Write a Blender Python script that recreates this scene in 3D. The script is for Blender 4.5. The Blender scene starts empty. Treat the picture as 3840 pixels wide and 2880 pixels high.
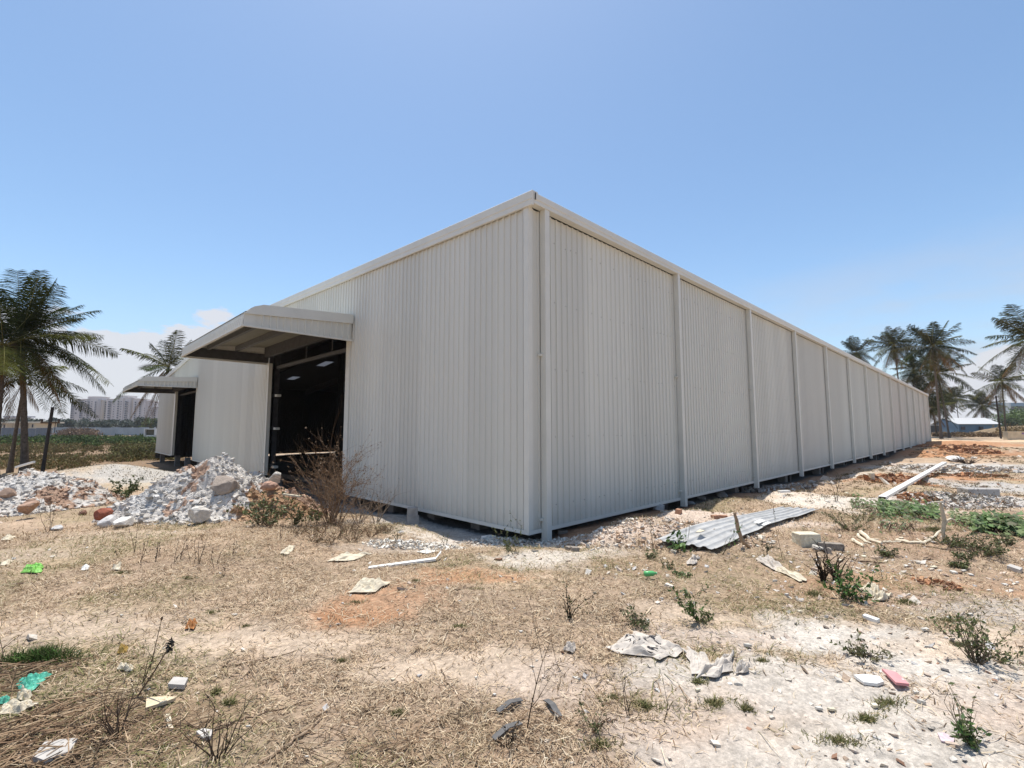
import bpy, math, random
import numpy as np
from mathutils import Vector, Matrix

# ------------------------------------------------------------------ camera, light, sky
C = bpy.context.scene.collection
CX, CY, CZ = -6.704, -6.332, 1.995
YAW, PITCH = math.radians(45.353), math.radians(5.2634)
FPX = 1773.5
cam_d = bpy.data.cameras.new('camera'); cam = bpy.data.objects.new('camera', cam_d); C.objects.link(cam)
cam_d.sensor_width = 36.0; cam_d.lens = 36.0*FPX/3840.0; cam_d.clip_start = 0.05; cam_d.clip_end = 4000
cam.location = (CX, CY, CZ)
cam.rotation_euler = (math.pi/2+PITCH, 0, YAW-math.pi/2)
bpy.context.scene.camera = cam

SUN = Vector((0.10, 0.21, 1.0)).normalized()
sun_el = math.asin(SUN.z); sun_az = math.atan2(SUN.x, SUN.y)
sl = bpy.data.lights.new('sun', 'SUN'); sl.energy = 4.0; sl.angle = math.radians(0.53); sl.color = (1.0, 0.955, 0.89)
so = bpy.data.objects.new('sun', sl); C.objects.link(so); so.location = (0, 0, 60)
so.rotation_euler = SUN.to_track_quat('Z', 'Y').to_euler()

world = bpy.data.worlds.new('World'); bpy.context.scene.world = world; world.use_nodes = True
wn = world.node_tree; wn.nodes.clear()
def wnode(t, **k):
    n = wn.nodes.new(t)
    for a, b in k.items(): setattr(n, a, b)
    return n
wout = wnode('ShaderNodeOutputWorld'); bg = wnode('ShaderNodeBackground'); bg.inputs[1].default_value = 0.130
sky = wnode('ShaderNodeTexSky'); sky.sky_type = 'NISHITA'; sky.sun_disc = False
sky.sun_elevation = sun_el; sky.sun_rotation = sun_az; sky.altitude = 800; sky.air_density = 1.0; sky.dust_density = 1.6; sky.ozone_density = 1.6
tc = wnode('ShaderNodeTexCoord'); sep = wnode('ShaderNodeSeparateXYZ'); wn.links.new(tc.outputs['Generated'], sep.inputs[0])
def wmath(op, a, b=None, clamp=False):
    n = wnode('ShaderNodeMath', operation=op); n.use_clamp = clamp
    for i, v in enumerate((a, b)):
        if v is None: continue
        if isinstance(v, (int, float)): n.inputs[i].default_value = v
        else: wn.links.new(v, n.inputs[i])
    return n.outputs[0]
def wramp(v, a, b):
    n = wnode('ShaderNodeMapRange'); n.clamp = True; n.interpolation_type = 'SMOOTHSTEP'
    wn.links.new(v, n.inputs[0]); n.inputs[1].default_value = a; n.inputs[2].default_value = b
    return n.outputs[0]
zc = sep.outputs[2]
mp = wnode('ShaderNodeMapping'); mp.inputs['Scale'].default_value = (1, 1, 2.4); mp.inputs['Location'].default_value = (3.1, 1.7, .4)
wn.links.new(tc.outputs['Generated'], mp.inputs[0])
cn = wnode('ShaderNodeTexNoise'); cn.inputs['Scale'].default_value = 2.6; cn.inputs['Detail'].default_value = 9; cn.inputs['Roughness'].default_value = .58
wn.links.new(mp.outputs[0], cn.inputs[0])
# cumulus bank low in the sky: the threshold rises with height
thr = wmath('ADD', wmath('MULTIPLY', zc, 1.55), .235)
# thin high streaks towards the right
mp2 = wnode('ShaderNodeMapping'); mp2.inputs['Scale'].default_value = (1.0, 1.6, 7.0); mp2.inputs['Rotation'].default_value = (.25, .1, .3)
wn.links.new(tc.outputs['Generated'], mp2.inputs[0])
cn2 = wnode('ShaderNodeTexNoise'); cn2.inputs['Scale'].default_value = 1.5; cn2.inputs['Detail'].default_value = 6; cn2.inputs['Roughness'].default_value = .6
wn.links.new(mp2.outputs[0], cn2.inputs[0])
rightness = wramp(wmath('SUBTRACT', sep.outputs[0], sep.outputs[1]), .25, 1.0)
cum = wramp(wmath('SUBTRACT', cn.outputs[0], wmath('SUBTRACT', thr, wmath('MULTIPLY', rightness, .035))), -.006, .026)
low = wmath('SUBTRACT', 1.0, wramp(zc, .12, .36))
cir = wmath('MULTIPLY', wmath('MULTIPLY', wramp(cn2.outputs[0], .36, .62), rightness), wmath('MULTIPLY', low, .72))
# milky air close to the horizon
hz = wmath('MULTIPLY', wmath('SUBTRACT', 1.0, wramp(zc, -.02, .30)), .38)
def wmix(f, a, b):
    n = wnode('ShaderNodeMix', data_type='RGBA'); wn.links.new(f, n.inputs[0])
    for i, v in ((6, a), (7, b)):
        if isinstance(v, tuple): n.inputs[i].default_value = v
        else: wn.links.new(v, n.inputs[i])
    return n.outputs[2]
skyhs = wnode('ShaderNodeHueSaturation'); skyhs.inputs['Hue'].default_value = .5; skyhs.inputs['Saturation'].default_value = 1.04; skyhs.inputs['Value'].default_value = 1.0
wn.links.new(sky.outputs[0], skyhs.inputs['Color'])
tint = wnode('ShaderNodeVectorMath', operation='MULTIPLY'); wn.links.new(skyhs.outputs[0], tint.inputs[0]); tint.inputs[1].default_value = (1.0, 1.055, 1.02)
c1 = wmix(hz, tint.outputs[0], (2.7, 3.1, 3.9, 1))
c2 = wmix(cir, c1, (3.3, 3.5, 4.0, 1))
c3 = wmix(wmath('MULTIPLY', cum, .9), c2, (4.2, 4.25, 4.5, 1))
wn.links.new(c3, bg.inputs[0]); wn.links.new(bg.outputs[0], wout.inputs[0])
vs = bpy.context.scene.view_settings
vs.view_transform = 'Standard'; vs.look = 'None'; vs.exposure = 0.5; vs.gamma = 1.0; vs.use_curve_mapping = False

# ------------------------------------------------------------------ geometry of the view, used to place real things at real places
_F = np.array([math.cos(YAW)*math.cos(PITCH), math.sin(YAW)*math.cos(PITCH), math.sin(PITCH)])
_R = np.array([math.sin(YAW), -math.cos(YAW), 0.0]); _U = np.cross(_R, _F)
CAM = np.array([CX, CY, CZ])
def ray(px, py): return _F + _R*(px-1920)/FPX - _U*(py-1440)/FPX
def P3(px, py, d): return CAM + ray(px, py)*d
rng = np.random.default_rng(7); random.seed(7)

# ------------------------------------------------------------------ value noise
_perm = np.random.default_rng(3).random((256, 256))
def vnoise(x, y):
    xi = np.floor(x).astype(int); yi = np.floor(y).astype(int); fx = x-xi; fy = y-yi
    fx = fx*fx*(3-2*fx); fy = fy*fy*(3-2*fy)
    a = _perm[xi & 255, yi & 255]; b = _perm[(xi+1) & 255, yi & 255]; c = _perm[xi & 255, (yi+1) & 255]; d = _perm[(xi+1) & 255, (yi+1) & 255]
    return (a*(1-fx)+b*fx)*(1-fy)+(c*(1-fx)+d*fx)*fy
def fbm(x, y, s, o=4):
    v = 0; a = .5; t = 0
    for i in range(o):
        v = v+a*vnoise(x*s+17.3*i, y*s+9.1*i); t += a; a *= .55; s *= 2.03
    return v/t

# ------------------------------------------------------------------ terrain height (metres, world space)
TP = np.array([(-6.7,-6.3,.25),(-3,-3,.21),(-6,-1,.18),(-1,-6,.22),(-2.3,-1.7,.17),(-4,2,.13),(1,-1.9,.29),(3,-1.8,.29),(5.4,-1.8,.23),(9,-1.9,.11),
 (15,-1.9,-.04),(22,-2.2,-.15),(39,-2.2,-.28),(64,-2.4,-.08),(80,-3,-.04),(5,-6,.18),(10,-8,.1),(20,-12,-.02),(40,-15,-.1),(60,-20,-.05),(90,-10,.02),
 (130,-20,.05),(120,10,.05),(.5,.3,-.22),(6,.5,-.42),(18,.5,-.46),(40,.5,-.6),(70,.5,-.4),(20,20,-.5),(60,20,-.5),(1.5,-.15,-.12),(3,-.25,-.14),(4.5,-.3,-.18),(6.5,-.3,-.25),(9,-.3,-.32),(12,-.3,-.38),(16,-.3,-.42),(22,-.3,-.48),(10,10,-.55),(4,5,-.5),
 (-.3,1.5,-.25),(-.4,3,-.3),(-.3,6,-.36),(-.3,10,-.45),(-.3,15,-.62),(0,22,-.7),(0,28,-.76),(0,34,-.78),(0,42,-.78),(-1.7,2,.06),(-2,4,0),(-4,6,.03),(-5,10,-.14),
 (-6,14,-.3),(-4,20,-.5),(-3,28,-.7),(-8,28,-.62),(-15,15,-.25),(-15,5,.08),(-20,-5,.15),(-12,0,.16),(-20,30,-.6),(-10,50,-.7),(-30,60,-.7),(0,60,-.7),
 (0,160,-.5),(-60,100,-.6),(-80,0,0),(0,-60,0),(60,-60,.05),(250,0,.1),(250,250,0),(-250,250,-.3),(40,60,-.6),(-250,-250,0)], float)
def hbase_exact(x, y):
    num = 0; den = 0
    for px_, py_, z_ in TP:
        s = .5+.05*math.hypot(px_, py_)
        w = 1.0/((x-px_)**2+(y-py_)**2+s*s*.25)**1.6
        num = num+w*z_; den = den+w
    return num/den
_gx = np.arange(-24, 96.01, .3); _gy = np.arange(-34, 50.01, .3); _gX, _gY = np.meshgrid(_gx, _gy, indexing='ij'); _GB = hbase_exact(_gX, _gY)
def hbase(x, y):
    x = np.asarray(x, float); y = np.asarray(y, float); u = (x+24)/.3; v = (y+34)/.3; ok = (u > 0) & (u < len(_gx)-1.001) & (v > 0) & (v < len(_gy)-1.001)
    uc = np.clip(u, 0, len(_gx)-1.001); vc = np.clip(v, 0, len(_gy)-1.001); i = uc.astype(int); j = vc.astype(int); a = uc-i; b = vc-j
    z = (_GB[i, j]*(1-a)+_GB[i+1, j]*a)*(1-b)+(_GB[i, j+1]*(1-a)+_GB[i+1, j+1]*a)*b
    if not ok.all():
        z = np.array(z); z[~ok] = hbase_exact(x[~ok], y[~ok])
    return z
MOUNDS = []   # (cx, cy, ux, uy, ra, rb, h) broad soil mounds that are part of the ground
def add_mound(px, py, d, rl, rd, h):
    p = P3(px, py, d); MOUNDS.append((p[0], p[1], _R[0], _R[1], rl, rd, h))
add_mound(455, 1760, 25, 2.6, 2.0, .62)
add_mound(250, 1790, 23, 3.0, 2.0, .35)
add_mound(3640, 1700, 44, 6.0, 2.0, .30)
add_mound(3560, 1665, 62, 7.0, 2.2, .35)
add_mound(3470, 1930, 13.5, 1.2, .5, .20)
add_mound(3330, 1800, 20, 1.9, .8, .22)
add_mound(3450, 1880, 16.0, .9, .4, .16)
add_mound(2120, 2010, 7.9, .8, .35, -.02)
def height(x, y):
    x = np.asarray(x, float); y = np.asarray(y, float)
    z = hbase(x, y)
    for cx, cy, ux, uy, ra, rb, h in MOUNDS:
        a = ((x-cx)*ux+(y-cy)*uy)/ra; b = (-(x-cx)*uy+(y-cy)*ux)/rb
        z = z+h*np.exp(-(a*a+b*b)*1.1)
    d = np.hypot(x-CX, y-CY)
    z = z+(fbm(x, y, .55, 3)-.5)*.10*np.clip(d/6, .3, 1.6)+(fbm(x+40, y, 3.1, 3)-.5)*.045
    return z
def hz1(x, y): return float(height(np.array([x]), np.array([y]))[0])
_TT = np.geomspace(1.5, 260, 150)
def G(px, py):
    r = ray(px, py); t = _TT
    for it in range(3):
        P = CAM[None, :]+r[None, :]*t[:, None]; below = P[:, 2] < height(P[:, 0], P[:, 1])
        i = int(np.argmax(below)) if below.any() else len(t)-1
        if i == 0 or i == len(t)-1: break
        t = np.linspace(t[i-1], t[i], 12)
    p = P[i]; return np.array([p[0], p[1], hz1(p[0], p[1])])
def depth_of(p): return float((np.asarray(p)-CAM) @ _F)

# ------------------------------------------------------------------ mesh helpers
class MB:
    def __init__(s): s.v = []; s.f = []; s.c = []; s.n = 0
    def add(s, V, Fc, col=None):
        V = np.asarray(V, float).reshape(-1, 3); s.v.append(V)
        for f in Fc: s.f.append(tuple(int(i)+s.n for i in f)); s.c.append(col)
        s.n += len(V); return s
    def box(s, x0, x1, y0, y1, z0, z1, col=None):
        V = [(x, y, z) for x in (x0, x1) for y in (y0, y1) for z in (z0, z1)]
        return s.add(V, [(0,1,3,2),(4,6,7,5),(0,4,5,1),(2,3,7,6),(0,2,6,4),(1,5,7,3)], col)
    def obox(s, c, ax, ay, az, col=None):
        c = np.asarray(c, float); ax = np.asarray(ax, float); ay = np.asarray(ay, float); az = np.asarray(az, float)
        V = [c+i*ax+j*ay+k*az for i in (-1, 1) for j in (-1, 1) for k in (-1, 1)]
        return s.add(V, [(0,1,3,2),(4,6,7,5),(0,4,5,1),(2,3,7,6),(0,2,6,4),(1,5,7,3)], col)
    def beam(s, a, b, w, h, col=None):
        a = np.asarray(a, float); b = np.asarray(b, float); d = b-a; L = np.linalg.norm(d); d /= L
        up = np.array([0, 0, 1.]) if abs(d[2]) < .95 else np.array([1., 0, 0])
        sd = np.cross(d, up); sd /= np.linalg.norm(sd); u2 = np.cross(sd, d)
        return s.obox((a+b)/2, d*L/2, sd*w/2, u2*h/2, col)
    def tube(s, pts, rad, n=8, col=None, cap=True):
        pts = [np.asarray(p, float) for p in pts]; m = len(pts)
        if np.isscalar(rad): rad = [rad]*m
        V = []; ref = np.array([0.31, .17, .93])
        for i in range(m):
            d = pts[min(i+1, m-1)]-pts[max(i-1, 0)]; d = d/(np.linalg.norm(d)+1e-9)
            a = np.cross(d, ref); a /= (np.linalg.norm(a)+1e-9); b = np.cross(d, a)
            for k in range(n):
                t = 2*math.pi*k/n; V.append(pts[i]+rad[i]*(a*math.cos(t)+b*math.sin(t)))
        Fc = [(i*n+k, i*n+(k+1) % n, (i+1)*n+(k+1) % n, (i+1)*n+k) for i in range(m-1) for k in range(n)]
        if cap: Fc += [tuple(range(n-1, -1, -1)), tuple(range((m-1)*n, m*n))]
        return s.add(V, Fc, col)
    def build(s, name, mat, parent=None, smooth=False, loc=None):
        V = np.concatenate(s.v) if s.v else np.zeros((0, 3))
        if loc is not None: V = V-np.asarray(loc)
        me = bpy.data.meshes.new(name); me.from_pydata(V.tolist(), [], s.f)
        if any(c is not None for c in s.c):
            at = me.color_attributes.new('Col', 'FLOAT_COLOR', 'CORNER')
            arr = []
            for f, c in zip(s.f, s.c):
                c = c or (1, 1, 1); arr.extend([c[0], c[1], c[2], 1.0]*len(f))
            at.data.foreach_set('color', arr)
        if smooth: me.polygons.foreach_set('use_smooth', [True]*len(me.polygons))
        me.materials.append(mat); me.update()
        o = bpy.data.objects.new(name, me); C.objects.link(o)
        if loc is not None and parent is None: o.location = loc
        if parent is not None: o.parent = parent
        return o
def fast_mesh(name, V, nper, mat, cols=None, parent=None, smooth=False, loc=None):
    """V: (N, nper, 3) -> N polygons with nper corners; cols (N,3)"""
    N = V.shape[0]; me = bpy.data.meshes.new(name); VV = V.reshape(-1, 3)
    if loc is not None: VV = VV-np.asarray(loc)
    me.vertices.add(N*nper); me.vertices.foreach_set('co', VV.ravel().astype(np.float32))
    me.loops.add(N*nper); me.loops.foreach_set('vertex_index', np.arange(N*nper, dtype=np.int32))
    me.polygons.add(N); me.polygons.foreach_set('loop_start', np.arange(0, N*nper, nper, dtype=np.int32))
    me.polygons.foreach_set('loop_total', np.full(N, nper, dtype=np.int32))
    if cols is not None:
        at = me.color_attributes.new('Col', 'FLOAT_COLOR', 'CORNER')
        cc = np.ones((N, nper, 4), np.float32); cc[:, :, :3] = np.asarray(cols)[:, None, :]
        at.data.foreach_set('color', cc.ravel())
    me.materials.append(mat); me.update(calc_edges=True); me.validate()
    o = bpy.data.objects.new(name, me); C.objects.link(o)
    if loc is not None and parent is None: o.location = loc
    if parent is not None: o.parent = parent
    return o
def tag(o, label=None, cat=None, group=None, kind=None):
    if label: o['label'] = label
    if cat: o['category'] = cat
    if group: o['group'] = group
    if kind: o['kind'] = kind
    return o
def empty(name, loc, label, cat, group=None, rz=0):
    o = bpy.data.objects.new(name, None); C.objects.link(o); o.location = tuple(float(v) for v in loc); o.rotation_euler = (0, 0, rz)
    o.empty_display_size = .2
    return tag(o, label, cat, group)

# ------------------------------------------------------------------ materials
def mat(name, col, rough=.8, var=.12, scale=6.0, bump=0.0, bscale=40.0, metal=0.0, attr=False, spec=.3, trans=0.0, streak=False):
    m = bpy.data.materials.new(name); m.use_nodes = True; nt = m.node_tree; n = nt.nodes; L = nt.links
    b = n['Principled BSDF']; b.inputs['Roughness'].default_value = rough; b.inputs['Metallic'].default_value = metal
    b.inputs['Specular IOR Level'].default_value = spec
    geo = n.new('ShaderNodeNewGeometry'); no = n.new('ShaderNodeTexNoise'); no.inputs['Scale'].default_value = scale; no.inputs['Detail'].default_value = 6
    src = geo.outputs['Position']
    if streak:
        mpn = n.new('ShaderNodeMapping'); mpn.inputs['Scale'].default_value = (1, 1, .12); L.new(src, mpn.inputs[0]); L.new(mpn.outputs[0], no.inputs[0])
    else: L.new(src, no.inputs[0])
    mr = n.new('ShaderNodeMapRange'); mr.inputs[1].default_value = .3; mr.inputs[2].default_value = .7; mr.inputs[3].default_value = 1-var; mr.inputs[4].default_value = 1+var
    L.new(no.outputs[0], mr.inputs[0])
    mx = n.new('ShaderNodeVectorMath'); mx.operation = 'MULTIPLY'
    if attr:
        a = n.new('ShaderNodeAttribute'); a.attribute_name = 'Col'; L.new(a.outputs['Color'], mx.inputs[0])
    else: mx.inputs[0].default_value = col
    L.new(mr.outputs[0], mx.inputs[1]); L.new(mx.outputs[0], b.inputs['Base Color'])
    if bump > 0:
        nb = n.new('ShaderNodeTexNoise'); nb.inputs['Scale'].default_value = bscale; nb.inputs['Detail'].default_value = 5; L.new(src, nb.inputs[0])
        bp = n.new('ShaderNodeBump'); bp.inputs['Strength'].default_value = bump; bp.inputs['Distance'].default_value = 1.0/bscale
        L.new(nb.outputs[0], bp.inputs['Height']); L.new(bp.outputs[0], b.inputs['Normal'])
    if trans > 0:
        tr = n.new('ShaderNodeBsdfTranslucent'); L.new(mx.outputs[0], tr.inputs[0]); ms = n.new('ShaderNodeMixShader'); ms.inputs[0].default_value = trans
        out = n['Material Output']; L.new(b.outputs[0], ms.inputs[1]); L.new(tr.outputs[0], ms.inputs[2]); L.new(ms.outputs[0], out.inputs[0])
    return m
M = {}
M['sheet'] = mat('offwhite_sheet', (.625, .615, .555), rough=.42, var=.035, scale=.8, streak=True, spec=.45, bump=.10, bscale=1.6)
def backface(m, col):
    nt = m.node_tree; b = nt.nodes['Principled BSDF']; src = b.inputs['Base Color'].links[0].from_socket
    g = nt.nodes.new('ShaderNodeNewGeometry'); mx = nt.nodes.new('ShaderNodeMix'); mx.data_type = 'RGBA'
    nt.links.new(g.outputs['Backfacing'], mx.inputs[0]); nt.links.new(src, mx.inputs[6]); mx.inputs[7].default_value = (*col, 1); nt.links.new(mx.outputs[2], b.inputs['Base Color'])
M['sheet_wall'] = mat('offwhite_wall_sheet', (.625, .615, .555), rough=.42, var=.035, scale=.8, streak=True, spec=.45, bump=.10, bscale=1.6)
M['trim'] = mat('offwhite_trim', (.66, .65, .59), rough=.4, var=.04, scale=2.5, spec=.45)
M['steel'] = mat('grey_primed_steel', (.13, .13, .13), rough=.6, var=.15)
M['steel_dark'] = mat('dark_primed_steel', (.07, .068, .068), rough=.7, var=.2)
M['soffit'] = mat('shade_olive_soffit', (.24, .235, .19), rough=.7, var=.08)  # canopy underside, its shade put into the darker olive colour
M['roof_in'] = mat('dark_grey_roof_sheet', (.16, .16, .16), rough=.6)  # even dark grey over the whole roof sheet
M['steel_mid'] = mat('worn_steel', (.09, .09, .092), rough=.6)
M['screw'] = mat('dark_screw', (.06, .06, .06), rough=.5)
M['concrete'] = mat('concrete', (.36, .34, .32), rough=.9, var=.22, scale=5, bump=.4, bscale=25)
M['pier'] = mat('shade_dark_concrete', (.20, .185, .17), rough=.9, var=.25, scale=5)  # concrete copy darkened for the shade in the gap under the walls
M['skylight'] = mat('skylight_panel', (.30, .31, .33), rough=.4, trans=.75, var=.03)
M['galv'] = mat('galvanised_sheet', (.40, .395, .38), rough=.65, var=.18, scale=5, metal=0.0, spec=.3)
M['stone'] = mat('stone_attr', (1, 1, 1), rough=.9, var=.22, scale=14, bump=.5, bscale=30, attr=True)
M['heap'] = mat('heap_attr', (1, 1, 1), rough=.95, var=.25, scale=9, bump=.6, bscale=22, attr=True)
M['leaf'] = mat('leaf_attr', (1, 1, 1), rough=.55, var=.18, scale=3, attr=True, trans=.22, spec=.35)
M['palm_leaf'] = mat('palm_leaf', (1, 1, 1), rough=1.0, var=.3, scale=2, attr=True, trans=0.0, spec=.0)
M['dry'] = mat('dry_attr', (1, 1, 1), rough=.85, var=.15, scale=5, attr=True, trans=.12, spec=.15)
M['bark'] = mat('bark', (.13, .105, .085), rough=.95, var=.35, scale=9, bump=.6, bscale=18)
M['twig'] = mat('twig', (.11, .07, .045), rough=.9, var=.3, scale=20)
M['pole'] = mat('dark_pole', (.045, .038, .034), rough=.9, var=.3, scale=4)
M['stick'] = mat('pale_stick', (.33, .24, .16), rough=.85, var=.25, scale=25)
M['chip'] = mat('dull_white_chip', (.56, .53, .47), rough=.7, var=.15, scale=18)
M['white_paint'] = mat('white_coated_metal', (.74, .73, .69), rough=.4, var=.05, scale=8)
M['paper'] = mat('creamy_paper', (.60, .53, .40), rough=.9, var=.12, scale=12)
M['sack'] = mat('woven_sack', (.52, .465, .40), rough=.85, var=.15, scale=18)
M['ink'] = mat('dark_ink', (.03, .03, .035), rough=.8)
M['tile'] = mat('grey_tile', (.45, .42, .38), rough=.8, var=.12, scale=12)
M['grey_strip'] = mat('grey_strip', (.12, .115, .11), rough=.85, var=.25, scale=20)

def weather(m):
    nt = m.node_tree; n = nt.nodes; L = nt.links; b = n['Principled BSDF']; src = b.inputs['Base Color'].links[0].from_socket
    g = n.new('ShaderNodeNewGeometry'); sp = n.new('ShaderNodeSeparateXYZ'); L.new(g.outputs['Position'], sp.inputs[0])
    def mt(op, a, b_=None, c=None):
        k = n.new('ShaderNodeMath'); k.operation = op
        for i, v in enumerate((a, b_, c)):
            if v is None: continue
            if isinstance(v, (int, float)): k.inputs[i].default_value = v
            else: L.new(v, k.inputs[i])
        return k.outputs[0]
    s = mt('FLOOR', mt('DIVIDE', mt('ADD', sp.outputs[0], mt('MULTIPLY', sp.outputs[1], 1.0)), .945)); w = n.new('ShaderNodeTexWhiteNoise'); w.noise_dimensions = '1D'; L.new(s, w.inputs['W'])
    tone = mt('MULTIPLY_ADD', w.outputs[0], .11, .94)
    no = n.new('ShaderNodeTexNoise'); no.inputs['Scale'].default_value = 5.5; no.inputs['Detail'].default_value = 7; L.new(g.outputs['Position'], no.inputs[0])
    low = n.new('ShaderNodeMapRange'); L.new(sp.outputs[2], low.inputs[0]); low.inputs[1].default_value = .75; low.inputs[2].default_value = 0; low.inputs[3].default_value = 0; low.inputs[4].default_value = 1
    spl = n.new('ShaderNodeMapRange'); L.new(mt('MULTIPLY', low.outputs[0], no.outputs[0]), spl.inputs[0]); spl.inputs[1].default_value = .16; spl.inputs[2].default_value = .62; spl.inputs[3].default_value = 0; spl.inputs[4].default_value = .34
    mx = n.new('ShaderNodeMix'); mx.data_type = 'RGBA'; L.new(spl.outputs[0], mx.inputs[0]); vm = n.new('ShaderNodeVectorMath'); vm.operation = 'MULTIPLY'; L.new(src, vm.inputs[0]); L.new(tone, vm.inputs[1]); L.new(vm.outputs[0], mx.inputs[6]); mx.inputs[7].default_value = (.50, .41, .32, 1); L.new(mx.outputs[2], b.inputs['Base Color'])
    # oil canning: long shallow dents
    nb = n.new('ShaderNodeTexNoise'); nb.inputs['Scale'].default_value = .9; mp_ = n.new('ShaderNodeMapping'); mp_.inputs['Scale'].default_value = (1, 1, .35); L.new(g.outputs['Position'], mp_.inputs[0]); L.new(mp_.outputs[0], nb.inputs[0])
    bp = n.new('ShaderNodeBump'); bp.inputs['Strength'].default_value = .35; bp.inputs['Distance'].default_value = .12; L.new(nb.outputs[0], bp.inputs['Height']); L.new(bp.outputs[0], b.inputs['Normal'])
weather(M['sheet_wall'])
# ------------------------------------------------------------------ ground
DG = np.array((.385, .285, .20)); CHALK = np.array((.59, .53, .455)); RED = np.array((.40, .20, .10)); SAND = np.array((.53, .42, .315)); PINK = np.array((.54, .435, .35)); GREYD = np.array((.42, .40, .37)); DARKB = np.array((.20, .135, .085)); OLIVE = np.array((.20, .17, .085)); ROAD = np.array((.58, .42, .27))
BL = []
def blob(px, py, rx, rd, col, s=1.0, ang=0.0):
    p = G(px, py); d = depth_of(p); BL.append((p[0], p[1], rx*d/FPX, rd, ang, np.array(col), s))
blob(1850, 2045, 330, .85, CHALK, 1.0); blob(1450, 2050, 200, .45, CHALK, .8); blob(2080, 2090, 260, .5, CHALK, .8); blob(2300, 1985, 260, .7, PINK, 1.0)
blob(2700, 1935, 330, .9, PINK, 1.0); blob(3000, 1860, 300, 2.0, SAND*1.12, .9); blob(3200, 1880, 300, 1.2, CHALK, .9); blob(3150, 1790, 160, 3, CHALK*.95, .9)
blob(3100, 2390, 420, .38, CHALK, 1.0, -.15); blob(3500, 2480, 380, .34, CHALK, 1.0, -.15); blob(3650, 2420, 260, .25, SAND*1.15, .9); blob(2850, 2600, 380, .35, PINK, .85)
blob(3400, 2760, 420, .36, CHALK*1.0, .9); blob(2900, 2800, 300, .22, SAND, .7); blob(2700, 2380, 200, .25, PINK, .8); blob(3750, 2640, 240, .35, PINK*1.05, .9); blob(2560, 2290, 160, .25, SAND, .7)
blob(1430, 2260, 200, .5, RED*1.15, .72); blob(1300, 2330, 140, .25, RED, .5); blob(1750, 2160, 200, .3, RED*1.15, .6); blob(1130, 1915, 120, .7, np.array((.50, .26, .11)), 1.0)
blob(3330, 1800, 120, 1.4, RED*.9, 1.0); blob(3450, 1880, 90, .8, RED, 1.0); blob(3600, 1790, 180, 1.3, RED*1.05, .8); blob(3640, 1700, 180, 3.0, RED*.85, .9); blob(3560, 1668, 260, 5, RED*1.0, .8)
blob(3600, 2180, 330, .7, RED*1.25, .45); blob(3100, 2160, 200, .5, RED*1.1, .45); blob(2900, 1700+60, 90, 6, RED*.9, .5); blob(3420, 1700, 70, 6, RED, .8)
blob(3550, 1650, 320, 12, ROAD, 1.0); blob(3750, 1652, 200, 14, ROAD, 1.0)
blob(3600, 1870, 260, 1.3, GREYD*1.15, .9); blob(3700, 1750, 240, 2.6, GREYD*1.1, .9); blob(3800, 1830, 200, 2.5, GREYD, .9); blob(3400, 1760, 120, 3, GREYD*1.2, .7); blob(3700, 2280, 300, .6, GREYD*1.2, .5)
blob(3300, 2110, 500, .9, DG*.9, .8); blob(3700, 1960, 250, .8, DARKB*1.5, .7); blob(2650, 2160, 350, .6, DG*.9, .6)
blob(300, 2370, 420, .5, SAND*.95, .75); blob(1000, 2420, 420, .28, SAND*1.05, .8); blob(1750, 2500, 420, .26, SAND*1.1, .85); blob(2150, 2560, 250, .22, PINK, .6); blob(100, 2080, 300, .6, SAND*.85, .7); blob(500, 2010, 250, .5, SAND*.9, .6)
blob(3000, 2560, 520, .30, CHALK, .85, -.12); blob(2650, 2760, 380, .28, PINK, .8); blob(3150, 2880, 520, .25, CHALK, .8); blob(250, 2820, 420, .35, DARKB*1.3, .55); blob(1750, 2790, 420, .28, DARKB*1.4, .5); blob(650, 2105, 260, .7, DARKB*1.4, .5); blob(1250, 2040, 300, .5, DARKB*1.3, .6); blob(700, 2700, 300, .25, DARKB*1.5, .45); blob(2450, 2120, 300, .4, DARKB*1.6, .45); blob(3250, 2230, 420, .35, np.array((.34, .20, .12)), .5); blob(3500, 2010, 400, .9, np.array((.33, .21, .14)), .55)
blob(700, 2130, 250, .6, DG*.75, .5); blob(1700, 2240, 350, .35, DG*.8, .4)
blob(455, 1765, 240, 4.0, np.array((.40, .34, .25)), 1.0); blob(700, 1810, 160, 2.5, np.array((.44, .38, .29)), .9); blob(250, 1800, 160, 3, SAND*.85, .8); blob(600, 1790, 200, 3, GREYD, .9)
blob(1200, 1985, 280, .8, DARKB*1.35, .55); blob(1620, 1985, 230, .8, GREYD*1.0, .9)
_h = np.array([math.cos(YAW), math.sin(YAW)])
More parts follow.
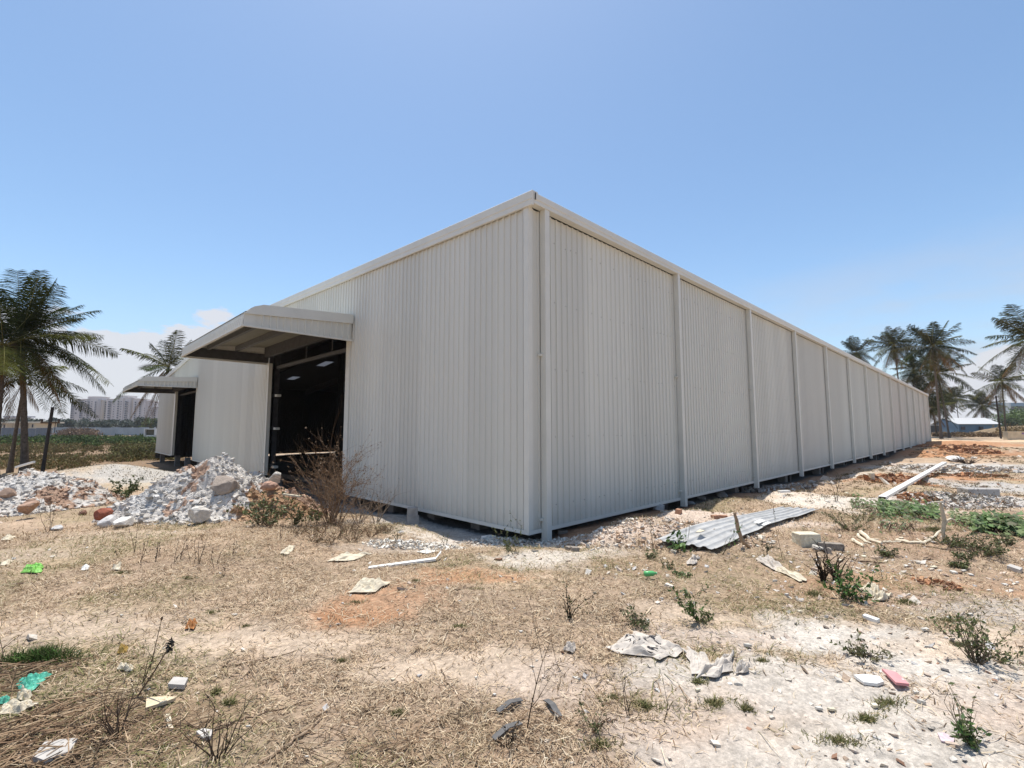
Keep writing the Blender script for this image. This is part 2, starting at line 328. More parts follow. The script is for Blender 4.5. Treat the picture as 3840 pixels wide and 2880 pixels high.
def gcol(x, y):
    n1 = fbm(x, y, .9, 4); n2 = fbm(x+31, y-12, 4.5, 3); wx = (fbm(x+5, y+77, 1.3, 3)-.5); wy = (fbm(x-55, y+7, 1.3, 3)-.5)
    col = DG[None, :]*(0.78+.5*n2[:, None])*np.array([1, 1, 1])
    k = np.clip((n1-.5)*3, -1, 1)[:, None]; col = col*(1+.18*k)
    g = np.clip((fbm(x-9, y+3, .6, 3)-.5)*5, 0, 1)[:, None]; col = col*(1-g*.35)+OLIVE*1.35*g*.35
    grass = np.ones(len(x)); 
    dcam = np.hypot(x-CX, y-CY)
    for cx, cy, ra, rb, ang, c, s in BL:
        d0 = np.hypot(cx-CX, cy-CY); ll = max(.3, d0*.07)
        dx = x-cx+wx*ll*1.6; dy = y-cy+wy*ll*1.6
        tx, ty = _R[0], _R[1]; ca, sa = math.cos(ang), math.sin(ang)
        a0 = dx*tx+dy*ty; b0 = dx*_h[0]+dy*_h[1]
        a = (a0*ca+b0*sa)/ra; b = (-a0*sa+b0*ca)/rb
        r = np.sqrt(a*a+b*b)+(n2-.5)*.9
        w = (np.clip(1.35-r, 0, 1)**.7)*s; w = np.clip(w*1.25, 0, s)
        col = col*(1-w[:, None])+c[None, :]*w[:, None]*(.86+.28*n2[:, None]); grass = grass*(1-w*(1.0 if c[0] > .57 else .93 if c[0] > .43 else .75 if c[0] > .3 else .3))
    # inside the building bare compacted soil, its colour darkened for the indoor shade
    inside = ((x > -.1) & (x < 83) & (y > -.1) & (y < 42.5))
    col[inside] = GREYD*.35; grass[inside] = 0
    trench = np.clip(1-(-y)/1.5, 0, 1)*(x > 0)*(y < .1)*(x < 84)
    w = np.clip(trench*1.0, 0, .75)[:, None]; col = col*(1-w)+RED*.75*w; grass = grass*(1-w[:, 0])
    t2 = np.clip(1-(-x)/1.2, 0, 1)*(y > 0)*(x < .1)*(y < 43); w = np.clip(t2, 0, .8)[:, None]; col = col*(1-w)+GREYD*.85*w; grass = grass*(1-w[:, 0])
    # weed field on the left, far
    vx = (x-CX)*_R[0]+(y-CY)*_R[1]; vd = (x-CX)*_h[0]+(y-CY)*_h[1]
    fw = np.clip((vd-27)/4, 0, 1)*(vx < -.55*vd)*1.0; fw = (fw*.9)[:, None]
    col = col*(1-fw)+(DARKB*1.1)*fw
    fr = np.clip((vd-100)/30, 0, 1)*(vx > 0)*.6; fr = fr[:, None]; col = col*(1-fr)+np.array((.30, .23, .13))*fr
    return np.clip(col, 0.01, .9), grass
def build_ground():
    th_in = np.linspace(-math.radians(58), math.radians(58), 860); th_out = np.linspace(math.radians(58), math.radians(302), 110)[1:-1]
    th = np.concatenate([th_in, th_out])+YAW; nt = len(th)
    r = np.concatenate([[0.35], np.geomspace(.7, 1600, 560)]); nr = len(r)
    X = CX+r[:, None]*np.cos(th)[None, :]; Y = CY+r[:, None]*np.sin(th)[None, :]
    x = X.ravel(); y = Y.ravel(); z = np.empty(len(x)); col = np.empty((len(x), 3))
    for i in range(0, len(x), 60000):
        s = slice(i, i+60000); z[s] = height(x[s], y[s]); col[s] = gcol(x[s], y[s])[0]
    # small real relief near the viewer
    d = np.hypot(x-CX, y-CY); z += (fbm(x, y, 11, 3)-.5)*.028*np.clip(1.6-d/14, 0.2, 1)
    V = np.stack([x, y, z], 1); V = np.concatenate([V, [[CX, CY, hz1(CX, CY)]]]); col = np.concatenate([col, [DG]])
    i, j = np.meshgrid(np.arange(nr-1), np.arange(nt), indexing='ij'); j2 = (j+1) % nt
    Q = np.stack([i*nt+j, (i+1)*nt+j, (i+1)*nt+j2, i*nt+j2], -1).reshape(-1, 4)
    me = bpy.data.meshes.new('ground'); me.vertices.add(len(V)); me.vertices.foreach_set('co', V.ravel().astype(np.float32))
    nq = len(Q); nt3 = nt; loops = np.concatenate([Q.ravel(), np.stack([np.full(nt, len(V)-1), np.arange(nt), (np.arange(nt)+1) % nt], 1).ravel()]).astype(np.int32)
    me.loops.add(len(loops)); me.loops.foreach_set('vertex_index', loops)
    me.polygons.add(nq+nt3); st = np.concatenate([np.arange(nq)*4, nq*4+np.arange(nt3)*3]).astype(np.int32); tot = np.concatenate([np.full(nq, 4), np.full(nt3, 3)]).astype(np.int32)
    me.polygons.foreach_set('loop_start', st); me.polygons.foreach_set('loop_total', tot)
    at = me.color_attributes.new('Col', 'FLOAT_COLOR', 'POINT'); cc = np.ones((len(V), 4), np.float32); cc[:, :3] = col; at.data.foreach_set('color', cc.ravel())
    me.polygons.foreach_set('use_smooth', [True]*(nq+nt3)); me.update(calc_edges=True)
    m = bpy.data.materials.new('soil'); m.use_nodes = True; nt_ = m.node_tree; n = nt_.nodes; L = nt_.links; b = n['Principled BSDF']
    b.inputs['Roughness'].default_value = .95; b.inputs['Specular IOR Level'].default_value = .1
    a = n.new('ShaderNodeAttribute'); a.attribute_name = 'Col'; g = n.new('ShaderNodeNewGeometry')
    def tex(scale, det, rough=.6):
        t = n.new('ShaderNodeTexNoise'); t.inputs['Scale'].default_value = scale; t.inputs['Detail'].default_value = det; t.inputs['Roughness'].default_value = rough; L.new(g.outputs['Position'], t.inputs[0]); return t.outputs[0]
    def mrng(v, a0, a1, b0, b1):
        k = n.new('ShaderNodeMapRange'); L.new(v, k.inputs[0]); k.inputs[1].default_value = a0; k.inputs[2].default_value = a1; k.inputs[3].default_value = b0; k.inputs[4].default_value = b1; return k.outputs[0]
    def mul(u, v):
        k = n.new('ShaderNodeVectorMath'); k.operation = 'MULTIPLY'; L.new(u, k.inputs[0]); L.new(v, k.inputs[1]); return k.outputs[0]
    c = mul(a.outputs['Color'], mrng(tex(38, 8, .75), .35, .65, .74, 1.28)); c = mul(c, mrng(tex(7, 5), .35, .65, .88, 1.12))
    vo = n.new('ShaderNodeTexVoronoi'); vo.inputs['Scale'].default_value = 26; vo.inputs['Randomness'].default_value = 1; L.new(g.outputs['Position'], vo.inputs[0])
    sp = n.new('ShaderNodeSeparateColor'); L.new(vo.outputs['Color'], sp.inputs[0])
    c = mul(c, mrng(sp.outputs[0], 0, 1, .86, 1.14))
    L.new(c, b.inputs['Base Color'])
    bp = n.new('ShaderNodeBump'); bp.inputs['Strength'].default_value = .9; bp.inputs['Distance'].default_value = .035; L.new(tex(22, 9, .72), bp.inputs['Height']); L.new(bp.outputs[0], b.inputs['Normal'])
    me.materials.append(m); o = bpy.data.objects.new('ground', me); C.objects.link(o); tag(o, kind='structure')
build_ground()

# ------------------------------------------------------------------ the warehouse
WX, WY = 82.8, 42.0; RIDGE = 23.8; ZT = 6.43
def gable(y): return 6.43+.036*y if y < RIDGE else 6.43+.036*RIDGE-.098*(y-RIDGE)
wh = empty('warehouse', (0, 0, 0), 'long off-white ribbed metal warehouse shed raised on short concrete piers', 'warehouse')
RP = .189
def rib_profile(s0, s1):
    out = []; k = 0; s = s0; out.append((s0, 0))
    s = s0+RP*.5
    while s+.03 < s1:
        out += [(s-.030, 0), (s-.016, .027), (s+.016, .027), (s+.030, 0)]; s += RP
    out.append((s1, 0)); return out
def corr(mb, s0, s1, fz0, fz1, place):
    pr = rib_profile(s0, s1)
    if isinstance(fz0, (int, float)): z0 = fz0; fz0 = lambda s: z0
    if isinstance(fz1, (int, float)): z1 = fz1; fz1 = lambda s: z1
    V = []
    for s, o in pr: V += [place(s, o, fz0(s)), place(s, o, fz1(s))]
    mb.add(V, [(2*i, 2*i+2, 2*i+3, 2*i+1) for i in range(len(pr)-1)])
PL = lambda s, o, z: (-o, s, z)          # gable wall, faces -x
PR = lambda s, o, z: (s, -o, z)          # long side wall, faces -y
D1 = (7.62, 15.2); D2 = (28.4, 35.4)
mb = MB()
corr(mb, .04, D1[0], .012, gable, PL); corr(mb, D1[1], D2[0], .012, gable, PL); corr(mb, D2[1], WY, .012, gable, PL)
corr(mb, *D1, 5.25, gable, PL); corr(mb, *D2, 5.1, gable, PL)
gmb = mb
smb = MB(); corr(smb, .02, WX, .012, 6.44, PR)
mb = MB()
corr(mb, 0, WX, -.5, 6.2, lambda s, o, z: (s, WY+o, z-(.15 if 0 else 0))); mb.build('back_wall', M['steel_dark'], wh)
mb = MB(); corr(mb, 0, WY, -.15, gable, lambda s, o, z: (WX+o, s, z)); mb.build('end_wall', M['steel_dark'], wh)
# roof: two slopes, left open where the translucent skylights lie
mb = MB(); sk = []
xs = [0.0]
x = 8.0
while x < 80: xs += [x+.2, x+.85]; x += 6.0
xs.append(WX)
ys = [0, 5, 10, 15, 20, RIDGE, 28.8, 30.6, 35.4, 36.9, WY]
for i in range(len(xs)-1):
    for j in range(len(ys)-1):
        skyl = (i % 2 == 1) and j in (2, 6, 8)
        z0 = gable(ys[j])+.20; z1 = gable(ys[j+1])+.20
        q = [(xs[i], ys[j], z0), (xs[i+1], ys[j], z0), (xs[i+1], ys[j+1], z1), (xs[i], ys[j+1], z1)]
        if skyl: sk.append((q, i, j))
        else:
            mb.add(q, [(0, 1, 2, 3)]); mb.add([(a, b, c+.04) for a, b, c in q], [(0, 1, 2, 3)])
mb.build('roof', M['roof_in'], wh)
for q, i, j in sk:
    if i > 5: continue
    MB().add(q, [(0, 1, 2, 3)]).add([(a, b, c+.003) for a, b, c in q], [(0, 1, 2, 3)]).build('skylight', M['skylight'], wh)
for q, i, j in sk:
    if i > 5: MB().add(q, [(0, 1, 2, 3)]).build('roof_sheet', M['roof_in'], wh)
# gable fascia (box gutter shape along the gable top)
def ext(mb, prof, a, b, closed=True):
    """extrude a profile [(u,w)] ; a,b: functions mapping (u,w)->3d at both ends"""
    V = [a(*p) for p in prof]+[b(*p) for p in prof]; n = len(prof)
    Fc = [(i, (i+1) % n, n+(i+1) % n, n+i) for i in range(n)]
    if closed: Fc += [tuple(range(n-1, -1, -1)), tuple(range(n, 2*n))]
    mb.add(V, Fc)
mb = MB()
prof = [(.0, .0), (.052, .0), (.056, .012), (.056, .10), (.048, .11), (.060, .13), (.060, .285), (.045, .30), (-.12, .30), (-.12, .262), (0, .262)]
for ya, yb in ((-.20, 4.0), (4.003, 10.2), (10.203, 17.0), (17.003, RIDGE), (RIDGE+.003, 31.0), (31.003, 37), (37.003, WY+.25)):
    off = 0.0 if int(ya*10) % 2 else .0015
    ext(mb, prof, lambda u, w: (-.034-u-off, ya, gable(max(ya, 0))-.02+w if ya <= RIDGE else gable(ya)-.02+w), lambda u, w: (-.034-u-off, yb, gable(yb)-.02+w))
mb.build('gable_fascia', M['trim'], wh)
# eaves gutter on the long side with its soffit
mb = MB()
gp = [(.036, 6.452), (.195, 6.452), (.200, 6.458), (.200, 6.515), (.190, 6.535), (.206, 6.555), (.206, 6.672), (.196, 6.682), (.185, 6.682), (.185, 6.60), (.04, 6.60)]
xa = -.03; k = 0
while xa < WX+.1:
    xb = min(xa+4.6, WX+.12); off = .0015*(k % 2)
    ext(mb, gp, lambda u, w: (xa, -u-off, w), lambda u, w: (xb-.004, -u-off, w)); xa = xb if xb < WX+.1 else 999; k += 1
mb.build('gutter', M['trim'], wh)
MB().obox((.0, -.215, 6.60), (.012, 0, 0), (0, .004, 0), (0.002, 0, .072)).build('corner_gap', M['screw'], wh)
# corner flashing: folded plain sheet on both faces with a lip
mb = MB()
mb.box(-.046, -.038, -.046, .085, 0.0, 6.44); mb.box(-.0375, .075, -.046, -.038, 0.0, 6.45)
mb.build('corner_flashing', M['trim'], wh)
# base trim
mb = MB()
for a, b in ((0.0, D1[0]), (D1[1], D2[0]), (D2[1], WY)): mb.box(-.052, .03, a-.05 if a == 0 else a, b, -.012, .014); mb.box(-.056, -.0525, a-.05 if a == 0 else a, b, -.03, .045)
mb.box(-.05, WX, -.052, .03, -.0125, .0135); mb.box(-.05, WX, -.056, -.0525, -.03, .045)
mb.build('base_trim', M['trim'], wh)
# door jambs
for y0, y1, zt in ((D1[0], D1[0]+.26, 5.2), (D1[1]-.10, D1[1], 4.72), (D2[0], D2[0]+.12, 5.1), (D2[1]-.45, D2[1], 4.6)):
    MB().box(-.04, .10, y0+.001, y1-.001, .02, zt).build('door_jamb', M['trim'], wh)
# screw heads are part of the wall sheets (second material)
n0 = len(gmb.f), len(smb.f)
def screw(mb, p, ax):
    p = np.array(p, float); r = .0065
    if ax == 'x': mb.box(p[0]-.008, p[0], p[1]-r, p[1]+r, p[2]-r, p[2]+r)
    else: mb.box(p[0]-r, p[0]+r, p[1]-.008, p[1], p[2]-r, p[2]+r)
sr = random.Random(5)
for zr in (.35, 1.70, 3.1, 4.5, 5.8):
    y = .34
    while y < D1[0]:
        screw(gmb, (0, y, zr+sr.uniform(-.02, .02)), 'x'); y += RP*sr.choice((1, 2, 3, 2))
    x = .81
    while x < 18:
        screw(smb, (x, 0, zr+.1+sr.uniform(-.02, .02)), 'y'); x += RP*sr.choice((1, 2, 3, 4))
for nm, mb_, k0 in (('gable_wall', gmb, n0[0]), ('side_wall', smb, n0[1])):
    o = mb_.build(nm, M['sheet_wall'], wh); o.data.materials.append(M['screw'])
    mi = [0]*k0+[1]*(len(mb_.f)-k0); o.data.polygons.foreach_set('material_index', mi)
# downpipes with straps
for k in range(15):
    xr = .46+5.83*k
    b = hz1(xr, -.2)
    zb = -.34 if k == 0 else -.20
    d = bpy.data.objects.new('downpipe', None)
    mb = MB(); mb.box(xr-.142, xr, -.182, -.040, zb, 3.47); mb.box(xr-.1385, xr-.0035, -.1785, -.0435, 3.471, 5.1); mb.box(xr-.142, xr, -.182, -.040, 5.10, 6.451)
    dp = mb.build('downpipe', M['trim'], wh)
    for zz in (.22, 3.44):
        m2 = MB(); m2.box(xr-.21, xr-.143, -.10, -.034, zz-.022, zz+.022)
        m2.build('strap', M['trim'], dp)
# concrete piers
def pier(x, y, w=.32):
    z = hz1(x, y); MB().box(x-w/2, x+w/2, y-w/2, y+w/2, z-.3, -.04).build('pier', M['pier'], wh)
for k in range(14): pier(5.3+5.83*k, .42)
for yy in (1.9, 3.6, 5.5, 7.8, 14.9, 19.0, 23.2, 28.55, 32.2, 35.6, 41.6): pier(.42, yy, .30)
for yy in (3, 12, 21, 30, 39): pier(WX-.3, yy)
# steel frame inside
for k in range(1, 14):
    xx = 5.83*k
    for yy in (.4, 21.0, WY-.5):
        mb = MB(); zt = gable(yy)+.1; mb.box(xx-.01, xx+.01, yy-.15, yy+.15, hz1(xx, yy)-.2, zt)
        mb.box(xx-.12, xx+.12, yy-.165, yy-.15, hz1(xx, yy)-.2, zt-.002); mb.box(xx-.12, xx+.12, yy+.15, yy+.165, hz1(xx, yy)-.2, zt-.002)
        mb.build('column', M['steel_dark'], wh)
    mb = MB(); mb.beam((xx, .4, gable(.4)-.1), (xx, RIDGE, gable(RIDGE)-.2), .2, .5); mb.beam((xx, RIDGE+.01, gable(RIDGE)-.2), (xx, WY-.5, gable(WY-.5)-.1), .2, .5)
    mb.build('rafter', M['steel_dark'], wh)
for yy in (7.45, 15.5, 28.0, 35.8):
    mb = MB(); mb.box(.3, .5, yy-.1, yy+.1, hz1(.4, yy)-.1, gable(yy)-.1); mb.build('column', M['steel_dark'], wh)
for zz in (.3, 1.9, 3.3):
    for a, b in ((D1[1]-.35, D1[1]-.12), ):
        MB().box(.24, .42, a, b, zz, zz+.1).build('girt', M['trim'], wh)
    MB().box(.24, .30, D1[1], D2[0], zz, zz+.15).build('girt', M['steel'], wh)
    MB().box(.24, .30, .2, D1[0], zz, zz+.15).build('girt', M['steel'], wh)
MB().box(.26, .38, D1[0]+.1, D1[1]-.1, 4.50, 4.62).build('door_rail', M['steel_mid'], wh)
MB().box(.26, .38, D2[0]+.1, D2[1]-.1, 4.30, 4.42).build('door_rail', M['steel_mid'], wh)
for yy in (9.7, 12.0):
    MB().box(.30, .33, yy, yy+.03, 4.62, 6.4).build('hanger_rod', M['steel'], wh)
p = P3(1045, 1742, 24); q = P3(1235, 1736, 20)
MB().beam((p[0], p[1], -.36), (q[0], q[1], -.36), .25, .22).build('plinth_beam', M['steel_mid'], wh)

# entrance canopies
def canopy(y0, y1, xf, zb_w, zb_f, zt_w, zt_f):
    cn_ = bpy.data.objects.new('entrance_canopy', None); C.objects.link(cn_); cn_.parent = wh; cn_.location = (0, y0, 0)
    Y = lambda y: y-y0
    lerp = lambda a, b, t: a+(b-a)*t
    cap = .27
    # side fascias: ribbed lower part, plain capping above, trim lip below
    for yy, sg in ((y0, -1), (y1, 1)):
        mb = MB(); s0, s1 = .07, xf-.30
        pr = rib_profile(s0, s1)
        V = []
        for s, o in pr:
            t = s/xf; V += [(-s, Y(yy)+sg*o*1.5, lerp(zb_w, zb_f, t)+.03), (-s, Y(yy)+sg*o*1.5, lerp(zt_w, zt_f, t)-cap)]
        mb.add(V, [(2*i, 2*i+2, 2*i+3, 2*i+1) for i in range(len(pr)-1)])
        mb.add([(-s1, Y(yy)+sg*.02, lerp(zb_w, zb_f, s1/xf)+.03), (-xf, Y(yy)+sg*.02, zb_f+.03), (-xf, Y(yy)+sg*.02, zt_f-cap+.02), (-s1, Y(yy)+sg*.02, lerp(zt_w, zt_f, s1/xf)-cap+.02)], [(0, 1, 2, 3)])
        mb.build('side_panel', M['sheet'], cn_)
        mb = MB(); ya, yb = sorted((Y(yy)-.01, Y(yy)+sg*.065))
        V = [];  steps = [.0, .4, .8, 1.0]
        ar = .46
        xs_ = [.06, xf*.5, xf-ar]+[xf-ar+ar*math.sin(a) for a in np.linspace(.2, math.pi/2, 6)]
        zs_ = [lerp(zt_w, zt_f, s/xf) for s in xs_[:3]]+[zt_f-ar+ar*math.cos(a)-.0 for a in np.linspace(.2, math.pi/2, 6)]
        for s, z in zip(xs_, zs_):
            zlow = lerp(zt_w, zt_f, s/xf)-cap-.015; V += [(-s, ya, zlow), (-s, yb, zlow), (-s, yb, max(z, zlow+.02)), (-s, ya, max(z, zlow+.02))]
        n = len(xs_); Fc = []
        for i in range(n-1):
            for e in range(4): Fc.append((4*i+e, 4*i+(e+1) % 4, 4*i+4+(e+1) % 4, 4*i+4+e))
        Fc += [(3, 2, 1, 0), (4*n-4, 4*n-3, 4*n-2, 4*n-1)]
        mb.add(V, Fc); mb.build('capping', M['trim'], cn_)
        mb = MB(); mb.beam((-.05, Y(yy)+sg*.02, zb_w), (-xf-.02, Y(yy)+sg*.02, zb_f), .07, .05); mb.build('edge_trim', M['trim'], cn_)
    # front: corrugated roof sheet bent down over the edge
    mb = MB(); pr = rib_profile(y0+.02, y1-.02); ar = .46
    path = [(.0, zt_w-.04), (xf*.5, (zt_w+zt_f)/2-.04), (xf-ar, zt_f-.03)]+[(xf-ar+ar*math.sin(a), zt_f-ar+ar*math.cos(a)-.02) for a in np.linspace(.25, math.pi/2, 6)]+[(xf, zb_f+.03)]
    V = []; nprm = []
    for i, (s, z) in enumerate(path):
        a = path[max(i-1, 0)]; b = path[min(i+1, len(path)-1)]; dx, dz = b[0]-a[0], b[1]-a[1]; l = math.hypot(dx, dz); nx, nz = -dz/l, dx/l
        for yy, o in pr: V.append((-(s+nx*o*.7), Y(yy), z+nz*o*.7))
    n = len(pr); Fc = [(i*n+j, i*n+j+1, (i+1)*n+j+1, (i+1)*n+j) for i in range(len(path)-1) for j in range(n-1)]
    mb.add(V, Fc); mb.build('canopy_roof', M['sheet'], cn_)
    mb = MB(); mb.beam((-xf-.005, Y(y0)-.01, zb_f+.002), (-xf-.005, Y(y1)+.01, zb_f+.002), .07, .05); mb.build('edge_trim', M['trim'], cn_)
    mb = MB(); n_ = 1
    V = [(-.06, Y(y0)+.03, zt_w-.11), (-xf*.5, Y(y0)+.03, (zt_w+zt_f)/2-.11), (-xf+.05, Y(y0)+.03, zt_f-.20), (-.06, Y(y1)-.03, zt_w-.11), (-xf*.5, Y(y1)-.03, (zt_w+zt_f)/2-.11), (-xf+.05, Y(y1)-.03, zt_f-.20)]
    mb.add(V, [(0, 1, 4, 3), (1, 2, 5, 4)]); mb.build('soffit', M['soffit'], cn_)  # added ceiling sheet, coloured darker than the roof to carry its shade
    mb = MB(); mb.box(-xf+.1, -.05, Y(y1)-.06, Y(y1)-.045, zb_f+.03, zt_f-.2); mb.build('side_shade_panel', M['steel_dark'], cn_)  # dark panel added over the far side's inner face to paint its shade
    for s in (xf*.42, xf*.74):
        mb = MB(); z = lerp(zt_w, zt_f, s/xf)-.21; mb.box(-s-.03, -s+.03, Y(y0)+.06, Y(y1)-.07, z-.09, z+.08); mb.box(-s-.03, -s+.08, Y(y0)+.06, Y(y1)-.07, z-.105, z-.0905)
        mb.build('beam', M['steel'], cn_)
    mb = MB(); mb.box(-.22, -.06, Y(y0)+.06, Y(y1)-.07, zt_w-.55, zt_w-.13); mb.build('header_shade_box', M['steel_dark'], cn_)  # dark box standing in for the shaded opening above the door
    return cn_
canopy(7.48, 15.25, 3.10, 4.68, 4.70, 5.50, 5.30)
canopy(28.25, 35.30, 2.97, 4.47, 4.42, 5.12, 4.95)
#==OBJECTS==
# ------------------------------------------------------------------ vegetation builders
def nrm(v): return v/(np.linalg.norm(v, axis=-1, keepdims=True)+1e-9)
def frond_quads(P0, az, el, L, droop, lw, n, r, col, dead=0.0, twist=0.0):
    """returns leaflet quads and their colours, and the rachis points"""
    h = np.array([math.cos(az), math.sin(az), 0]); t = np.linspace(0, 1, 11)
    ce, se = math.cos(el), math.sin(el)
    R_ = P0+L*(h[None, :]*(ce*t*(1-.18*droop*t))[:, None]+np.array([0, 0, 1])[None, :]*(se*t-droop*t*t*.62)[:, None])
    side = np.array([-h[1], h[0], 0]); qs = []; cs = []
    tt = np.linspace(.10, .995, n); base = np.stack([np.interp(tt, t, R_[:, k]) for k in range(3)], 1)
    tan = nrm(np.stack([np.interp(np.clip(tt+.04, 0, 1), t, R_[:, k])-np.interp(np.clip(tt-.04, 0, 1), t, R_[:, k]) for k in range(3)], 1))
    prof = (np.sin(np.pi*(.12+.80*tt))**.8)*lw
    for sg in (-1, 1):
        b = base+r.normal(0, .006, base.shape); ln = prof*r.uniform(.75, 1.1, n)
        fw = r.uniform(.30, .75, n)[:, None]; dn = (r.uniform(.10, .55, n)+dead*1.1)[:, None]
        s2 = side[None, :]*math.cos(twist)+np.cross(tan, side[None, :])*math.sin(twist)
        d = nrm(sg*s2*(1-.5*dead)+tan*fw-np.array([0, 0, 1.])[None, :]*dn*.55)
        d2 = nrm(d-np.array([0, 0, 1.])[None, :]*(dn*.9+.08))
        m = b+d*(ln*.5)[:, None]; e = m+d2*(ln*.5)[:, None]
        wv = nrm(np.cross(d, np.array([0, 0, 1.])[None, :]+tan*.3)); wv = nrm(tan*.8+wv*.25)
        w = (.38*L/n*r.uniform(.7, 1.2, n))[:, None]
        qs.append(np.stack([b-wv*w*.6, b+wv*w*.6, m+wv*w, m-wv*w], 1)); qs.append(np.stack([m-wv*w, m+wv*w, e+wv*w*.12, e-wv*w*.12], 1))
        c = np.asarray(col)[None, :]*r.uniform(.7, 1.35, n)[:, None]; cs += [c, c*1.05]
    return np.concatenate(qs), np.concatenate(cs), R_
GREEN = np.array((.026, .040, .011)); YEL = np.array((.15, .115, .03)); BROWN = np.array((.14, .08, .035))
def palm(base, crown, rad, nf, seed, label, group=None, bend=.4, trunk_r=.15, fronds=None, n=34, dead=3, name='coconut_palm', tint=1.0):
    base = np.asarray(base, float); crown = np.asarray(crown, float); r = np.random.default_rng(seed)
    root = empty(name, base, label, 'palm', group)
    H = np.linalg.norm(crown-base); ctrl = (base+crown)/2+np.array([base[0]-crown[0], base[1]-crown[1], 0])*-.0+(np.array([crown[0]-base[0], crown[1]-base[1], 0])*-bend)
    t = np.linspace(0, 1, 26)[:, None]; pts = (1-t)**2*base+2*t*(1-t)*ctrl+t*t*crown; pts[0] -= np.array([0, 0, .3])
    rr = [trunk_r*(1.0-.38*k)*(1+.05*((i % 2)*2-1))+trunk_r*.75*math.exp(-k*H/.5) for i, k in enumerate(t[:, 0])]
    mb = MB(); mb.tube(list(pts), rr, 9); o = mb.build('trunk', M['bark'], root, smooth=True); o.location = tuple(-base)
    Q = []; K = []; RB = MB()
    specs = []
    if fronds:
        specs += fronds
    for i in range(nf):
        f = (i+.5)/nf; el = math.radians(70-100*f+r.uniform(-9, 9)); az = i*2.39996+r.uniform(-.3, .3)
        specs.append((az, el, rad*r.uniform(.82, 1.08)*(.85 if el > 1.0 else 1), .16+.5*f+r.uniform(-.08, .15), .25 if r.random() < .12 else 0.0))
    for i in range(dead): specs.append((r.uniform(0, 6.28), math.radians(r.uniform(-65, -40)), rad*r.uniform(.6, .8), .25, .8))
    for az, el, L, dr, dd in specs:
        c = GREEN*tint*(1-.4*r.random()*0)+YEL*r.uniform(0, .35) if dd < .3 else (BROWN*(1-.0)+YEL*.2)
        q, k, rp = frond_quads(crown+np.array([0, 0, .05]), az, el, L, dr, rad*.25*r.uniform(.85, 1.15), n, r, c, dd, r.uniform(-.5, .5))
        Q.append(q); K.append(k); RB.tube(list(rp[::2]), [.030*rad/4.5, .026*rad/4.5, .020*rad/4.5, .014*rad/4.5, .009*rad/4.5, .004], 4, tuple((YEL*1.3+GREEN) if dd < .3 else BROWN*1.5))
    o = fast_mesh('crown', np.concatenate(Q), 4, M['palm_leaf'], np.clip(np.concatenate(K), .006, 1), root); o.location = tuple(-base)
    o = RB.build('frond_ribs', M['leaf'], root); o.location = tuple(-base)
    nuts = MB()
    for i in range(6):
        a = r.uniform(0, 6.28); c0 = crown+np.array([math.cos(a)*.22, math.sin(a)*.22, -.22-.12*r.random()])
        nuts.tube([c0+np.array([0, 0, .13]), c0+np.array([0, 0, .07]), c0, c0-np.array([0, 0, .08]), c0-np.array([0, 0, .13])], [.02, .09, .115, .09, .02], 7, (.14, .15, .05))
    o = nuts.build('coconuts', M['leaf'], root); o.location = tuple(-base); o['kind'] = 'stuff'
    return root
def fr(dx, dy, dz, droop=.35, dead=0.0):
    """frond towards screen-right dx, up dy, away dz (metres)"""
    v = _R*dx+np.array([0, 0, 1.])*dy+np.array([_h[0], _h[1], 0])*dz; L = np.linalg.norm(v)
    el = math.atan2(dy+droop*.62*L, math.hypot(v[0], v[1])); return (math.atan2(v[1], v[0]), el, L*1.03, droop, dead)

def leafy(center, radii, n, size, cols, r, up=.0, hollow=.35):
    d = nrm(r.normal(size=(n, 3))); rr = (hollow+(1-hollow)*r.random((n, 1))**.6); p = np.asarray(center)+d*rr*np.asarray(radii)
    a = nrm(r.normal(size=(n, 3))+np.array([0, 0, up])); b = nrm(np.cross(a, r.normal(size=(n, 3)))); s = size*r.uniform(.6, 1.3, (n, 1))
    q = np.stack([p-a*s, p-b*s*.45, p+a*s, p+b*s*.45], 1); c = np.asarray(cols)[r.integers(0, len(cols), n)]*r.uniform(.65, 1.3, (n, 1)); return q, c
def tree(base, h, w, seed, label, group=None, cols=((.045, .065, .03), (.06, .08, .035)), n=900, leaf=.35, name='broadleaf_tree'):
    r = np.random.default_rng(seed); base = np.asarray(base, float); root = empty(name, base, label, 'tree', group)
    mb = MB(); mb.tube([(0, 0, -.3), (.05*w, 0, h*.3), (0, .04*w, h*.62)], [.035*h, .028*h, .015*h], 7)
    for i in range(4):
        a = r.uniform(0, 6.28); mb.tube([(0, 0, h*.3), (math.cos(a)*w*.25, math.sin(a)*w*.25, h*.55)], [.016*h, .006*h], 5)
    mb.build('trunk', M['bark'], root)
    Q = []; K = []
    for i in range(9):
        a = r.uniform(0, 6.28); rad = w*.33*r.random(); c = (math.cos(a)*rad, math.sin(a)*rad, h*r.uniform(.38, .82))
        q, k = leafy(c, (w*.27, w*.27, h*.17), n//9, leaf, cols, r); Q.append(q); K.append(k)
    fast_mesh('crown', np.concatenate(Q), 4, M['leaf'], np.concatenate(K), root); return root
